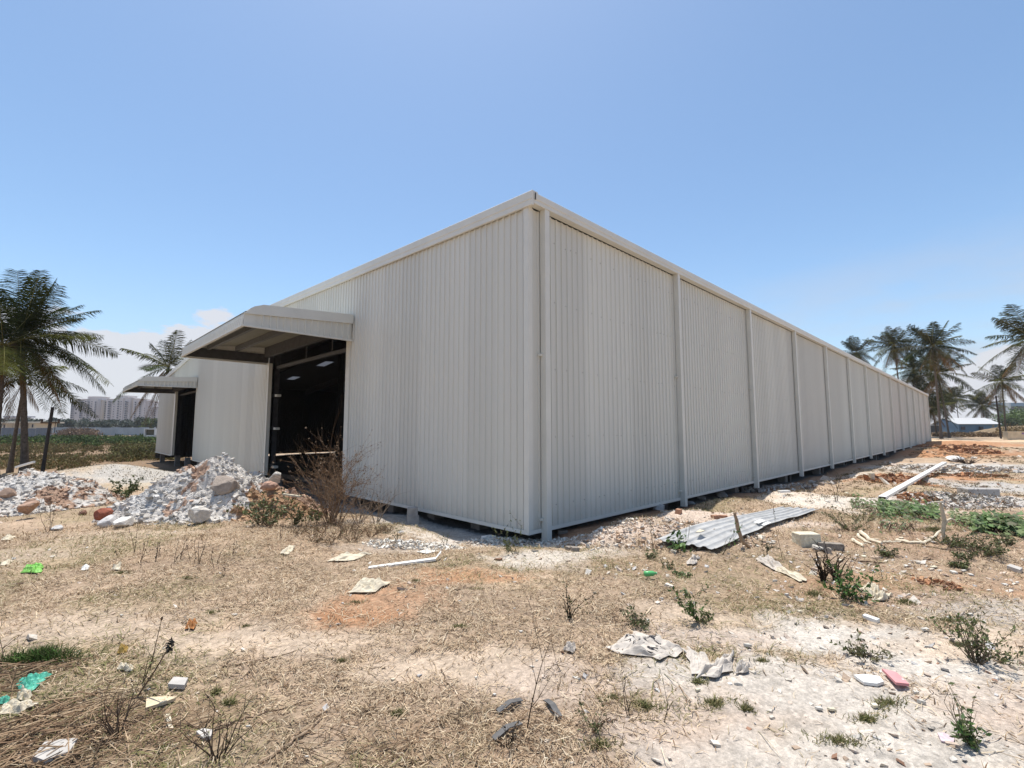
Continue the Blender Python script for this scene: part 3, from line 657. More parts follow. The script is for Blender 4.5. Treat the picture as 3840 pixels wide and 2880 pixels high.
def twigs(mb, p, d, L, r0, depth, r, ends, nseg=4, wob=.25, kids=3, col=None):
    pts = [p]; q = np.array(p, float); d = d/np.linalg.norm(d)
    for i in range(nseg):
        d = d+r.normal(0, wob, 3)*.5; d /= np.linalg.norm(d); q = q+d*L/nseg; pts.append(q)
    mb.tube(pts, [r0*(1-.7*i/nseg) for i in range(nseg+1)], 4, col, cap=False)
    ends += pts[1:]
    if depth > 0:
        for i in range(kids):
            k = r.integers(1, nseg+1); dd = d+r.normal(0, .55, 3); dd[2] = abs(dd[2])*.8+.1; twigs(mb, pts[k], dd, L*r.uniform(.45, .75), r0*.5, depth-1, r, ends, nseg, wob, kids, col)
def shrub(px, py, h, seed, label, cat='bush', name='dry_bush', stems=6, depth=2, leaves=0, leafcol=((.10, .12, .04),), leaf=.02, spread=.5, lean=(0, 0), twigcol=(.13, .085, .055), group=None, rad=.006, kids=3, at=None):
    p = G(px, py) if at is None else np.asarray(at, float); r = np.random.default_rng(seed); root = empty(name, p, label, cat, group)
    mb = MB(); ends = []
    for i in range(stems):
        a = r.uniform(0, 6.28); d = np.array([math.cos(a)*spread, math.sin(a)*spread, 1.])+_R*lean[0]+np.array([_h[0], _h[1], 0])*lean[1]
        s0 = np.array([math.cos(a), math.sin(a), 0])*h*.06*r.random(); twigs(mb, s0-np.array([0, 0, .02]), d, h*r.uniform(.6, 1.0), rad, depth, r, ends, kids=kids, col=twigcol)
    mb.build('stems', M['dry'], root)
    if leaves:
        E = np.array(ends); E = E[E[:, 2] > h*.08]; idx = r.integers(0, len(E), leaves); q, k = leafy((0, 0, 0), (leaf*1.2,)*3, leaves, leaf, leafcol, r, hollow=.2); q = q+E[idx][:, None, :]
        fast_mesh('leaves', q, 4, M['leaf'], k, root)
    return root

# ------------------------------------------------------------------ stones
def rock(mb, c, size, r, col, flat=.7, base=None):
    """faceted boulder: icosphere cut by random planes"""
    V, Fc = ICO2 if base == 2 else ICO
    v = V*(.82+.42*fbm(V[:, 0]*1.7+V[:, 2]*1.3+float(r.random()*20), V[:, 1]*1.7-V[:, 2], 1.3, 3))[:, None]*(1+r.normal(0, .025, (len(V), 1)))
    for i in range(9):
        nn = nrm(r.normal(size=3)); d = r.uniform(.52, .86); k = v @ nn; m = k > d; v[m] -= np.outer(k[m]-d, nn)
    s = np.asarray(size, float)*np.array([1, r.uniform(.7, 1), flat*r.uniform(.8, 1.1)]) if np.isscalar(size) else np.asarray(size)
    a = r.uniform(0, 6.28); v = v*s; ca, sa = math.cos(a), math.sin(a); v = v @ np.array([[ca, sa, 0], [-sa, ca, 0], [0, 0, 1]])
    mb.add(v+np.asarray(c), Fc, col)
def _ico(sub):
    import bmesh
    bm = bmesh.new(); bmesh.ops.create_icosphere(bm, subdivisions=sub, radius=1); V = np.array([v.co[:] for v in bm.verts]); Fc = [tuple(v.index for v in f.verts) for f in bm.faces]; bm.free(); return V, Fc
ICO = _ico(2); ICO2 = _ico(3)
def stones(name, P, S, cols, r, mat_, parent=None, flat=.55):
    """many small jittered blocks, vectorised: P (N,3), S (N,)"""
    N = len(P); cube = np.array([(x, y, z) for x in (-1, 1) for y in (-1, 1) for z in (-1, 1)], float)
    V = cube[None]*(1+r.uniform(-.42, .15, (N, 8, 1)))+r.uniform(-.22, .22, (N, 8, 3))
    V *= np.stack([r.uniform(.7, 1.3, N), r.uniform(.5, 1, N), flat*r.uniform(.5, 1.2, N)], 1)[:, None, :]
    a = r.uniform(0, 6.28, N); ca, sa = np.cos(a), np.sin(a); x = V[:, :, 0]*ca[:, None]-V[:, :, 1]*sa[:, None]; y = V[:, :, 0]*sa[:, None]+V[:, :, 1]*ca[:, None]
    tl = r.normal(0, .35, (N, 2)); z = V[:, :, 2]+x*tl[:, :1]+y*tl[:, 1:]
    V = np.stack([x, y, z], 2)*S[:, None, None]*.5+P[:, None, :]
    Fi = np.array([(0,1,3,2),(4,6,7,5),(0,4,5,1),(2,3,7,6),(0,2,6,4),(1,5,7,3)]); Q = V[:, Fi, :].reshape(-1, 4, 3)
    return fast_mesh(name, Q, 4, mat_, np.repeat(cols, 6, 0), parent)
def rubble(px, py, d, rl, rd, h, seed, label, nst, cols, colfn, skew=0.0, sizes=(.012, .12), n=90, tail=0.0):
    c = P3(px, py, d); r = np.random.default_rng(seed); ux = _R[:2]; uy = _h
    u, w = np.meshgrid(np.linspace(-1.08, 1.08, n), np.linspace(-1.08, 1.08, n), indexing='ij')
    def H(u, w):
        rr = np.sqrt(u*u+w*w)+(fbm(u+seed, w, 2.2, 3)-.5)*.5; peak = np.clip(1-np.abs(rr), 0, 1)
        uu = u-skew; k = h*(peak**1.0)*(1.0-.35*np.clip(-uu, 0, 1)*tail)+(fbm(u*3+seed, w*3, 2.5, 4)-.5)*.22*h*np.clip(peak*4, 0, 1)+(fbm(u*9+seed, w*9, 2.2, 3)-.5)*.13*np.clip(peak*5, 0, 1)
        return k
    hh = H(u, w); X = c[0]+ux[0]*u*rl+uy[0]*w*rd; Y = c[1]+ux[1]*u*rl+uy[1]*w*rd
    Zg = height(X.ravel(), Y.ravel()).reshape(X.shape); Z = Zg+hh-.10*(hh < .02)
    V = np.stack([X, Y, Z], -1).reshape(-1, 3); me = bpy.data.meshes.new('rubble_heap')
    i, j = np.meshgrid(np.arange(n-1), np.arange(n-1), indexing='ij'); Q = np.stack([i*n+j, (i+1)*n+j, (i+1)*n+j+1, i*n+j+1], -1).reshape(-1, 4)
    if float(np.cross(np.append(ux, 0), np.append(uy, 0))[2]) < 0: Q = Q[:, ::-1]
    keep = (hh.ravel()[Q] > -.03).any(1) & ((np.hypot(u, w).ravel()[Q]).min(1) < 1.08); Q = Q[keep]
    base = np.array([c[0], c[1], hz1(c[0], c[1])]); me.from_pydata((V-base).tolist(), [], Q.tolist())
    cc = np.ones((len(V), 4), np.float32); cc[:, :3] = colfn(u.ravel(), w.ravel(), r); at = me.color_attributes.new('Col', 'FLOAT_COLOR', 'POINT'); at.data.foreach_set('color', cc.ravel())
    me.materials.append(M['heap']); o = bpy.data.objects.new('rubble_heap', me); C.objects.link(o); o.location = tuple(base); tag(o, label, 'rubble heap')
    a = r.uniform(0, 6.28, nst); q = np.sqrt(r.random(nst))*1.02; su, sw = q*np.cos(a), q*np.sin(a)
    X = c[0]+ux[0]*su*rl+uy[0]*sw*rd; Y = c[1]+ux[1]*su*rl+uy[1]*sw*rd; hs = H(su, sw); S = sizes[0]+(sizes[1]-sizes[0])*r.random(nst)**6
    Z = height(X, Y)+np.clip(hs, 0, 9)+S*.02; C3 = colfn(su, sw, r)*r.uniform(.72, 1.12, (nst, 1)); P = np.stack([X, Y, Z], 1)-base
    st = stones('loose_stones', P, S, np.clip(C3, .02, .85), r, M['stone'], o); st['kind'] = 'stuff'
    return o
WH_ = np.array((.53, .49, .44)); BR_ = np.array((.36, .24, .17)); OR_ = np.array((.36, .225, .13)); RD_ = np.array((.34, .13, .075)); GR_ = np.array((.48, .46, .43))
def colA(u, w, r):
    k = fbm(u*2+5, w*2, 1.6, 3)*.7+.3*fbm(u*13, w*13, 1.6, 2); c = np.where((k > .57)[:, None], BR_, np.where((k < .42)[:, None], GR_, WH_)); return c*(.85+.3*r.random((len(u), 1)))
def colB(u, w, r):
    k = fbm(u*2+9, w*2+3, 1.5, 3)*.7+.3*fbm(u*13, w*13, 1.6, 2)+(u+.0)*.16; c = np.where((k > .60)[:, None], BR_*1.15, np.where((k < .41)[:, None], GR_*1.05, WH_))
    k2 = (u > .40+.25*(fbm(u*4, w*4+2, 1.5, 2)-.5)) & (w < .1); c = np.where(k2[:, None], OR_, c); return c*(.85+.3*r.random((len(u), 1)))
rubble(110, 1835, 13.4, 2.35, 2.2, 1.08, 11, 'wide low heap of whitish broken rubble at the left edge in front of palm trunks', 8000, None, colA, n=190, tail=.2)
rubble(830, 1850, 11.2, 2.45, 1.5, 1.32, 12, 'heap of white and brown rubble in front of the first doorway', 8000, None, colB, n=190)
# boulders
def boulder(px, py, size, seed, col, label, flat=.75, lift=.0, d=None, name='boulder', group=None, cat='boulder'):
    p = G(px, py) if d is None else P3(px, py, d); mb = MB(); r = np.random.default_rng(seed); rock(mb, (0, 0, 0), size, r, col, flat, base=2)
    o = mb.build(name, M['stone']); o.location = tuple(p+np.array([0, 0, lift])); return tag(o, label, cat, group)
boulder(845, 1815, (.33, .27, .27), 3, (.34, .28, .23), 'largest brown and white boulder near the top of the central rubble heap', d=10.6)
boulder(745, 1932, (.22, .17, .17), 4, (.58, .54, .48), 'white topped boulder at the foot of the central rubble heap', d=9.7)
boulder(408, 1955, (.20, .13, .13), 5, (.50, .48, .46), 'grey stone block at left foot of the central heap beside the red rock', d=9.6)
boulder(468, 1958, (.26, .13, .12), 6, (.66, .63, .58), 'long pale stone slab lying at left foot of the central heap', d=9.5)
boulder(385, 1930, (.22, .14, .14), 7, (.30, .10, .06), 'dark red rock at the left foot of the central rubble heap', d=9.9)
boulder(1035, 1790, (.17, .13, .16), 8, (.50, .47, .42), 'pointed grey stone on the crest of the central heap before the doorway', d=11.2)
boulder(780, 1775, (.17, .13, .15), 9, (.60, .57, .52), 'pale pointed stone on the left crest of the central heap', d=11.4)
boulder(1005, 1822, (.20, .13, .10), 10, (.42, .26, .19), 'pinkish brown rock on the right shoulder of the central heap', d=10.6)
boulder(30, 1852, (.26, .18, .16), 13, (.34, .24, .18), 'brown rock in the face of the left rubble heap', d=12.2)
boulder(110, 1900, (.25, .18, .18), 14, (.38, .25, .18), 'brown and white rock at the foot of the left rubble heap', d=11.2)
boulder(215, 1988, (.12, .09, .07), 15, (.55, .53, .5), 'small white topped stone alone on the dry grass at left', lift=.03, name='stone', cat='stone')
boulder(312, 1930, (.11, .09, .09), 16, (.24, .13, .09), 'dark brown clod left of the central rubble heap', lift=.03, name='clod', cat='stone')
mb = MB(); a = P3(60, 1752, 15.2); b = P3(128, 1732, 14.8); mb.beam(a, b, .06, .06)
tag(mb.build('wooden_batten', M['white_paint'], loc=tuple(a)), 'pale batten lying across the crest of the left rubble heap', 'batten')
mb = MB(); a = P3(1062, 1853, 9.7); b = P3(1128, 1862, 9.6); mb.beam(a, b, .05, .03)
tag(mb.build('wooden_batten', M['paper'], loc=tuple(a)), 'short pale lath lying on the orange soil of the central heap', 'batten')

# ------------------------------------------------------------------ palms at the left
pb = P3(92, 1775, 26); cr = P3(78, 1262, 26); m_ = 26/FPX
palm(pb, cr, 4.5, 17, 21, 'large coconut palm at the left edge with the fullest drooping crown', 'palms at the left edge', bend=.12, trunk_r=.165, n=88, dead=5, fronds=[
 fr(-.9, 3.9, .3, .10), fr(.75, 3.3, -.3, .12), fr(1.9, 3.1, .2, .18), fr(3.7, 1.2, -.2, .45), fr(4.3, -.0, .4, .5), fr(4.5, -1.9, -.3, .42), fr(3.9, -.6, -1, .5), fr(2.0, -2.7, .2, .45),
 fr(4.4, -2.4, .5, .40), fr(-2.6, 2.6, .6, .3), fr(-4.1, .4, .1, .5), fr(-3.6, -1.9, .6, .5), fr(.3, 3.6, .6, .1), fr(2.7, 2.2, 1.0, .3), fr(-.3, -3.0, -1.2, .5, .6), fr(1.2, -2.9, .8, .5, .4), fr(-1.4, -2.6, .2, .4, .7), fr(2.9, -1.6, .5, .55), fr(.2, 2.5, -2.4, .35)])
palm(P3(-30, 1790, 25), P3(12, 1300, 25), 4.6, 20, 22, 'coconut palm with thick leaning trunk cut by the left edge of the photo', 'palms at the left edge', bend=.25, trunk_r=.19, n=78, dead=5)
palm(P3(36, 1775, 28), P3(95, 1420, 28), 3.6, 10, 23, 'slimmer lower coconut palm leaning right between two thicker trunks', 'palms at the left edge', bend=.2, trunk_r=.11, n=56, dead=1,
     fronds=[fr(2.0, -.6, 0, .5), fr(1.9, -2.0, .3, .5), fr(1.3, .5, .5, .4), fr(-1.6, -.8, 0, .5)])
palm(P3(588, 1705, 49), P3(632, 1378, 49), 4.9, 11, 24, 'coconut palm behind the second canopy with brown fronds hanging below it', None, bend=-.25, trunk_r=.18, n=54, dead=0, fronds=[
 fr(-2.6, 1.6, -.3, .35), fr(-3.3, -.1, .2, .45), fr(.2, 3.0, .2, .1), fr(.9, 2.6, .3, .15), fr(-.6, 2.8, -.2, .1), fr(-2.6, -3.4, 0, .4, .7), fr(-3.4, -4.4, .4, .35, .8), fr(-1.2, -5.0, 0, .3, .8), fr(-.2, -4.4, -.3, .2, .9), fr(-2.0, -4.9, .3, .3, .7), fr(-1.6, -3.4, .3, .2, .9)])
# palms at the right
RP_ = [((3530, 1641), (3497, 1300), 84, 5.2, 26, 31, 'tallest coconut palm just beyond the far end of the warehouse', .20, .24),
 ((3395, 1640), (3352, 1298), 96, 4.9, 24, 32, 'coconut palm rising over the warehouse roof left of the tallest palm', .1, .2),
 ((3240, 1640), (3212, 1322), 112, 4.3, 20, 33, 'leftmost palm crown showing above the warehouse roof', .1, .2),
 ((3418, 1640), (3428, 1385), 102, 4.8, 20, 34, 'brownish palm half hidden behind the two tallest palms', .1, .2),
 ((3560, 1640), (3515, 1400), 92, 5.0, 20, 35, 'shorter palm whose crown hangs directly below the tallest palm crown', .15, .2),
 ((3460, 1640), (3452, 1470), 100, 4.2, 16, 36, 'low palm just above the end of the warehouse roof', .1, .2),
 ((3771, 1612), (3757, 1432), 96, 5.0, 12, 37, 'lone coconut palm standing close behind the right utility pole', .05, .17),
 ((3905, 1660), (3872, 1272), 62, 5.4, 20, 38, 'coconut palm beyond the right edge with fronds reaching into the sky', .1, .22),
 ((3598, 1612), (3585, 1492), 160, 5.4, 20, 39, 'palm behind the left half of the blue shed roof', .15, .17),
 ((3545, 1612), (3533, 1508), 156, 5.2, 20, 40, 'dense palm behind the peak of the blue shed roof', .1, .2),
 ((3512, 1612), (3495, 1530), 105, 4.4, 18, 41, 'low palm against the end wall of the warehouse', .1, .2),
 ((3690, 1612), (3684, 1520), 160, 5.6, 22, 42, 'short wide palm behind the right half of the blue shed', .0, .22)]
for (bx, by), (cx_, cy_), d, rad, nf, sd, lab, bend, tr in RP_:
    b = P3(bx, by, d); g = hz1(b[0], b[1]); b[2] = g
    palm(b, P3(cx_, cy_, d), rad*1.22, nf+6, sd, lab, 'palms beyond the warehouse', bend=bend, trunk_r=tr*.85, n=50, dead=8, tint=.62)

# ------------------------------------------------------------------ far background, left
def ground_at(px, d):
    p = P3(px, 1603, d); return np.array([p[0], p[1], hz1(p[0], p[1])])
def lateral_box(mb, px0, px1, ztop, zbot, d, thick, col=None, yaw=0.0):
    a = P3(px0, 1603, d); b = P3(px1, 1603, d); a[2] = b[2] = (ztop+zbot)/2; dv = b-a; L = np.linalg.norm(dv[:2]); ax = dv/np.linalg.norm(dv)*L/2; ax[2] = 0
    ay = np.array([_h[0], _h[1], 0])*thick/2; mb.obox((a+b)/2+ay, ax, ay, np.array([0, 0, (ztop-zbot)/2]), col)
def zpx(py, d): return CZ+(1603.4-py)*d/FPX*1.0
MT = {}
def cmat(key, col, **k):
    if key not in MT: MT[key] = mat(key, col, **k)
    return MT[key]
def tower(name_label, segs, d, zb=-1.0):
    p = P3((segs[0][0]+segs[-1][1])/2, 1603, d); p[2] = zb; root = empty('apartment_tower', p, name_label, 'apartment tower', 'apartment towers on the horizon')
    off = -p
    wl = cmat('tower_wall', (.58, .54, .52), rough=.9); ws = cmat('tower_wall_cream', (.60, .53, .44), rough=.9); wn_ = cmat('tower_window', (.05, .055, .07), rough=.4); bl = cmat('tower_balcony', (.28, .26, .27), rough=.9)
    def put(o): o.location = tuple(off); return o
    for x0, x1, yt, dz, kind in segs:
        mb = MB(); lateral_box(mb, x0, x1, zpx(yt, d), zb, d+dz, 14); put(mb.build('wall_block', ws if kind == 'c' else wl, root))
        mb = MB(); lateral_box(mb, x0-.6, x1+.6, zpx(yt-1.5, d), zpx(yt, d)+.01, d+dz-.4, 15); put(mb.build('parapet', wl, root))
    return root, put, wn_, bl
def openings(root, put, m, xs, y0, y1, nfl, d, w, hgt, nm, depth=-.35, thick=.3):
    for x in xs:
        for i in range(nfl):
            y = y0+(y1-y0)*i/(nfl-1); mb = MB(); lateral_box(mb, x-w/2, x+w/2, zpx(y, d)+hgt/2, zpx(y, d)-hgt/2, d+depth, thick); put(mb.build(nm, m, root))
dT = 560
S8 = lambda z: 240+z*.18083; T8 = lambda z: 1450+z*.18083
r1, put, wm, bm_ = tower('leftmost apartment tower on the horizon with stepped roofline', [(S8(105), S8(208), T8(312), 3, 'w'), (S8(208), S8(440), T8(262), 0, 'w'), (S8(440), S8(520), T8(215), 5, 'w'), (S8(455), S8(690), T8(208), 2, 'w'), (S8(520), S8(655), T8(270), -1, 'w')], dT)
openings(r1, put, bm_, [S8(125), S8(310)], T8(330), T8(640), 8, dT, 6, 1.9, 'balcony', -2.2, 2.4)
openings(r1, put, wm, [S8(127), S8(311), S8(474), S8(612)], T8(322), T8(640), 9, dT-2.6, 4.2, 1.7, 'window', .2, .3)
openings(r1, put, wm, [S8(402), S8(535)], T8(310), T8(640), 8, dT-1.4, 2.4, 1.2, 'window', .0, .3)
openings(r1, put, wm, [S8(215)], T8(390), T8(550), 3, dT-.5, 5, 1.6, 'window', .0, .3)
r2, put, wm, bm_ = tower('middle apartment tower on the horizon with cream coloured side', [(S8(655), S8(760), T8(276), 4, 'c'), (S8(760), S8(842), T8(290), 8, 'c'), (S8(842), S8(1040), T8(262), 0, 'w'), (S8(1035), S8(1275), T8(188), 2, 'w'), (S8(1040), S8(1190), T8(250), -1, 'w'), (S8(1190), S8(1330), T8(232), 0, 'w')], dT)
openings(r2, put, wm, [S8(822)], T8(330), T8(640), 8, dT+7.5, 3, 1.6, 'window', .0, .3)
openings(r2, put, bm_, [S8(893), S8(1245)], T8(320), T8(740), 10, dT, 7, 1.8, 'balcony', -2.2, 2.4)
openings(r2, put, wm, [S8(893), S8(1085), S8(1243)], T8(312), T8(740), 10, dT-2.6, 5.0, 1.7, 'window', .2, .3)
openings(r2, put, wm, [S8(998), S8(1145)], T8(310), T8(780), 10, dT-1.4, 2.4, 1.2, 'window', .0, .3)
r3, put, wm, bm_ = tower('rightmost apartment tower on the horizon seen behind the palm and canopy', [(S8(1330), S8(1420), T8(245), 3, 'c'), (S8(1400), S8(1640), T8(262), 1, 'w'), (S8(1640), S8(1760), T8(300), 4, 'w'), (S8(1740), S8(1960), T8(420), 9, 'w')], dT)
openings(r3, put, wm, [S8(1443), S8(1545), S8(1860)], T8(330), T8(690), 9, dT-.4, 4.5, 1.8, 'window', .0, .3)
openings(r3, put, wm, [S8(1640), S8(1775)], T8(450), T8(690), 6, dT-.4, 2.4, 1.2, 'window', .0, .3)
# belt of trees
tr_ = random.Random(9)
for i in range(34):
    px = -40+i*19.5+tr_.uniform(-6, 6); d = tr_.uniform(215, 265)
    yt = 1572+tr_.uniform(-12, 9)
    if 180 < px < 300: yt -= 4
    b = ground_at(px, d); h = zpx(yt, d)-b[2]
    lime = i in (31, 32)
    tree(b, h, h*tr_.uniform(.95, 1.4), 100+i, 'bright green tree in the distant belt right below the rightmost tower' if lime else 'dark bluish green tree in the distant belt behind the sheet fence', 'distant belt of trees',
         cols=((.085, .12, .035), (.10, .14, .045)) if lime else ((.05, .068, .045), (.065, .08, .055), (.04, .055, .04)), n=540, leaf=.55)
# sheet fence
def fence(px0, px1, d0, d1, h, col, label, post=3):
    a = ground_at(px0, d0); b = ground_at(px1, d1); root = empty('sheet_fence', a, label, 'fence', 'metal sheet fences across the far field')
    dv = b-a; L = math.hypot(dv[0], dv[1]); u = np.array([dv[0], dv[1], 0])/L; nv = np.array([u[1], -u[0], 0]); nn = int(L/3.0); m = cmat('fence_'+str(col), col, rough=.5, var=.12, scale=.4)
    for i in range(nn):
        p0 = u*(L*i/nn); p1 = u*(L*(i+1)/nn-.02); z0 = (dv[2])*i/nn; V = []; kk = 14
        for k in range(kk+1):
            q = p0+(p1-p0)*k/kk+nv*(.03 if k % 2 else -.03); V += [q+np.array([0, 0, z0-.2]), q+np.array([0, 0, z0+h*(1+.03*math.sin(i*2.3))])]
        MB().add(V, [(2*k, 2*k+2, 2*k+3, 2*k+1) for k in range(kk)]).build('sheet_panel', m, root)
    return root
fence(-60, 197, 118, 124, 2.35, (.155, .185, .22), 'dark slate blue metal sheet fence at the far left')
fence(198, 560, 150, 150, 2.5, (.30, .36, .40), 'pale blue grey metal sheet fence in front of the tree belt')
# small houses
def house(px0, px1, ytop, d, col, label, slab=.8, over=1.0, roofcol=None, name='house', windows=()):
    b = ground_at((px0+px1)/2, d); root = empty(name, b, label, 'house'); zt = zpx(ytop, d)
    mb = MB(); lateral_box(mb, px0, px1, zt-slab, b[2]-.3, d, 8); o = mb.build('wall', cmat('hw'+str(col), col), root); o.location = tuple(-b)
    mb = MB(); lateral_box(mb, px0-over*FPX/d, px1+over*FPX/d, zt, zt-slab+.01, d-over, 8+2*over); o = mb.build('roof_slab', cmat('hr'+str(roofcol or col), roofcol or col), root); o.location = tuple(-b)
    for x, y in windows:
        mb = MB(); lateral_box(mb, x-2.5, x+2.5, zpx(y, d)+.6, zpx(y, d)-.6, d-.1, .2); o = mb.build('window', cmat('hwin', (.05, .05, .06)), root); o.location = tuple(-b)
house(108, 134, 1581, 175, (.66, .60, .47), 'small cream house with overhanging roof slab behind the dark fence', slab=.6, windows=((121, 1597),))
house(6, 24, 1583, 170, (.62, .57, .46), 'cream house at the far left edge behind the fence', slab=.5, windows=((15, 1598),))
house(27, 50, 1581, 172, (.64, .60, .50), 'second cream house beside the left palm trunks', slab=.5, windows=((38, 1597),))
house(12, 70, 1560, 330, (.42, .42, .44), 'grey building with pale roof far beyond the left palms', slab=1.0, roofcol=(.5, .52, .55))
# pale vehicle at the end of the fence
b = ground_at(574, 92); root = empty('parked_truck', b, 'small white truck cab half hidden behind the palm trunk by the fence', 'truck')
mbx = MB(); 
for (x0, x1, z0, z1) in ((-1.05, -.85, .55, 2.1), (.95, 1.15, .55, 2.1)): mbx.obox(_R*(x0+x1)/2+np.array([0, 0, (z0+z1)/2]), _R*(x1-x0)/2, np.array([_h[0], _h[1], 0])*.9, (0, 0, (z1-z0)/2))
mbx.obox(np.array([0, 0, 2.15])+_R*.05, _R*1.1, np.array([_h[0], _h[1], 0])*.9, (0, 0, .08)); mbx.obox(np.array([0, 0, .72])+_R*.05, _R*1.1, np.array([_h[0], _h[1], 0])*.9, (0, 0, .24)); mbx.build('cab', M['white_paint'], root)
MB().obox(np.array([0, 0, 1.5])+_R*.05, _R*.9, np.array([_h[0], _h[1], 0])*.5, (0, 0, .55)).build('windscreen', cmat('glass_brown', (.10, .09, .06), rough=.2), root)
for s in (-.8, .9):
    c0 = _R*s+np.array([0, 0, .35]); MB().tube([c0-np.array([_h[0], _h[1], 0])*.8, c0-np.array([_h[0], _h[1], 0])*.55], .36, 12).build('wheel', cmat('tyre', (.02, .02, .02)), root)
# utility poles
def pole(px, py, ytop, d, label, arms, r=.10):
    p = P3(px, py, d); g = hz1(p[0], p[1]); zt = P3(px, ytop, d)[2]; top_lat = _R*arms['lean']; root = empty('utility_pole', (p[0], p[1], g), label, 'utility pole', 'utility poles')
    H = zt-g; MB().tube([(0, 0, -.3), top_lat*.5+np.array([0, 0, H*.5]), top_lat+np.array([0, 0, H])], [r*1.1, r, r*.9], 8).build('post', M['pole'], root)
    for za, w in arms['bars']:
        c0 = top_lat*(za/H)+np.array([0, 0, za]); a = MB(); a.beam(c0-_R*w/2, c0+_R*w/2, .07, .07); ar = a.build('crossarm', M['twig'], root)
        for s in (-.46, .0, .46):
            q = c0+_R*w*s; MB().tube([q+np.array([0, 0, .03]), q+np.array([0, 0, .12]), q+np.array([0, 0, .2])], [.03, .055, .025], 6).build('insulator', cmat('insul', (.08, .05, .04), rough=.3), ar)
    return root
pole(158, 1760, 1526, 24.5, 'dark concrete utility pole leaning beside the left palms', {'lean': .26, 'bars': [(2.75, .95)]}, r=.075)
pole(3754, 1645, 1484, 84, 'thin utility pole with crossarms in front of the lone palm at right', {'lean': -.2, 'bars': [(7.35, 2.0), (5.9, 1.3)]}, r=.14)
pole(206, 1605, 1566, 140, 'faint thin lamp post above the middle of the fence', {'lean': 0, 'bars': []}, r=.10)

# ------------------------------------------------------------------ far background, right
def prism(root, name, pts, z0, z1, m, off):
    n = len(pts); V = [(p[0], p[1], z0) for p in pts]+[(p[0], p[1], z1) for p in pts]; o = MB().add(V, [(i, (i+1) % n, n+(i+1) % n, n+i) for i in range(n)]+[tuple(range(n-1, -1, -1)), tuple(range(n, 2*n))]).build(name, m, root); o.location = off; return o
A = P3(3598, 1623, 140); B = P3(3752, 1620, 140); D0 = P3(3500, 1618, 158)
for q in (A, B, D0): q[2] = -.1
uu = B-A; vv = D0-A; E_ = A+uu+vv; b0 = A.copy(); shed = empty('blue_shed', b0, 'low blue metal shed with pale grey pitched roof beyond the palms', 'shed')
zE = zpx(1591, 140); zR = zE+1.9; blue = cmat('blue_sheet', (.075, .15, .235), rough=.55, var=.08, scale=.6); off = tuple(-b0)
r1_ = A+vv*.5; r2_ = B+vv*.5
def q3(p, z): return (p[0], p[1], z)
o = MB().add([q3(A, -.4), q3(B, -.4), q3(E_, -.4), q3(D0, -.4), q3(A, zE), q3(B, zE), q3(E_, zE), q3(D0, zE), q3(r1_, zR), q3(r2_, zR)], [(0, 1, 5, 4), (1, 2, 6, 9, 5), (2, 3, 7, 6), (3, 0, 4, 8, 7)]).build('wall', blue, shed); o.location = off
rg = cmat('shed_roof', (.50, .50, .49), rough=.5, var=.06); e1 = nrm(uu)*.5; e2 = nrm(vv)*.5
o = MB().add([q3(A-e1-e2, zE-.05), q3(B+e1-e2, zE-.05), q3(r2_+e1, zR+.06), q3(r1_-e1, zR+.06), q3(D0-e1+e2, zE-.05), q3(E_+e1+e2, zE-.05)], [(0, 1, 2, 3), (3, 2, 5, 4)]).add([q3(A-e1-e2, zE+.07), q3(B+e1-e2, zE+.07), q3(r2_+e1, zR+.18), q3(r1_-e1, zR+.18), q3(D0-e1+e2, zE+.07), q3(E_+e1+e2, zE+.07)], [(0, 1, 2, 3), (3, 2, 5, 4)]).build('roof', rg, shed); o.location = off
for px in (3616, 3684):
    mb = MB(); lateral_box(mb, px-3.6, px+3.6, zpx(1604, 140)+.35, zpx(1604, 140)-.65, 139.2, .7); o = mb.build('window', cmat('hwin', (.05, .05, .06)), shed); o.location = off
mb = MB(); lateral_box(mb, 3581, 3583, zE, .1, 143.5, .2); o = mb.build('downpipe', blue, shed); o.location = off
b = ground_at(3513, 150); root = empty('lean_to', b, 'dark grey lean-to at the left end of the blue shed', 'lean-to'); mb = MB(); lateral_box(mb, 3485, 3524, 2.6, -.3, 150, 10); o = mb.build('wall', cmat('leanto', (.10, .11, .12)), root); o.location = tuple(-b)
mb = MB(); lateral_box(mb, 3482, 3526, 2.9, 2.61, 149, 12); o = mb.build('roof', rg, root); o.location = tuple(-b)
b = ground_at(3800, 260); root = empty('industrial_building', b, 'blue roofed industrial building far off above green trees at right', 'industrial building')
mb = MB(); lateral_box(mb, 3775, 3960, zpx(1524, 260), -.5, 260, 4); o = mb.build('wall', cmat('indwall', (.16, .18, .20)), root); o.location = tuple(-b)
mb = MB(); lateral_box(mb, 3768, 3970, zpx(1511, 260), zpx(1524, 260)+.02, 258, 8); o = mb.build('roof', cmat('indroof', (.22, .32, .42)), root); o.location = tuple(-b)
mb = MB(); lateral_box(mb, 3793, 3799, zpx(1512, 258), -.4, 254, 2); o = mb.build('column', cmat('indcol', (.45, .50, .52)), root); o.location = tuple(-b)
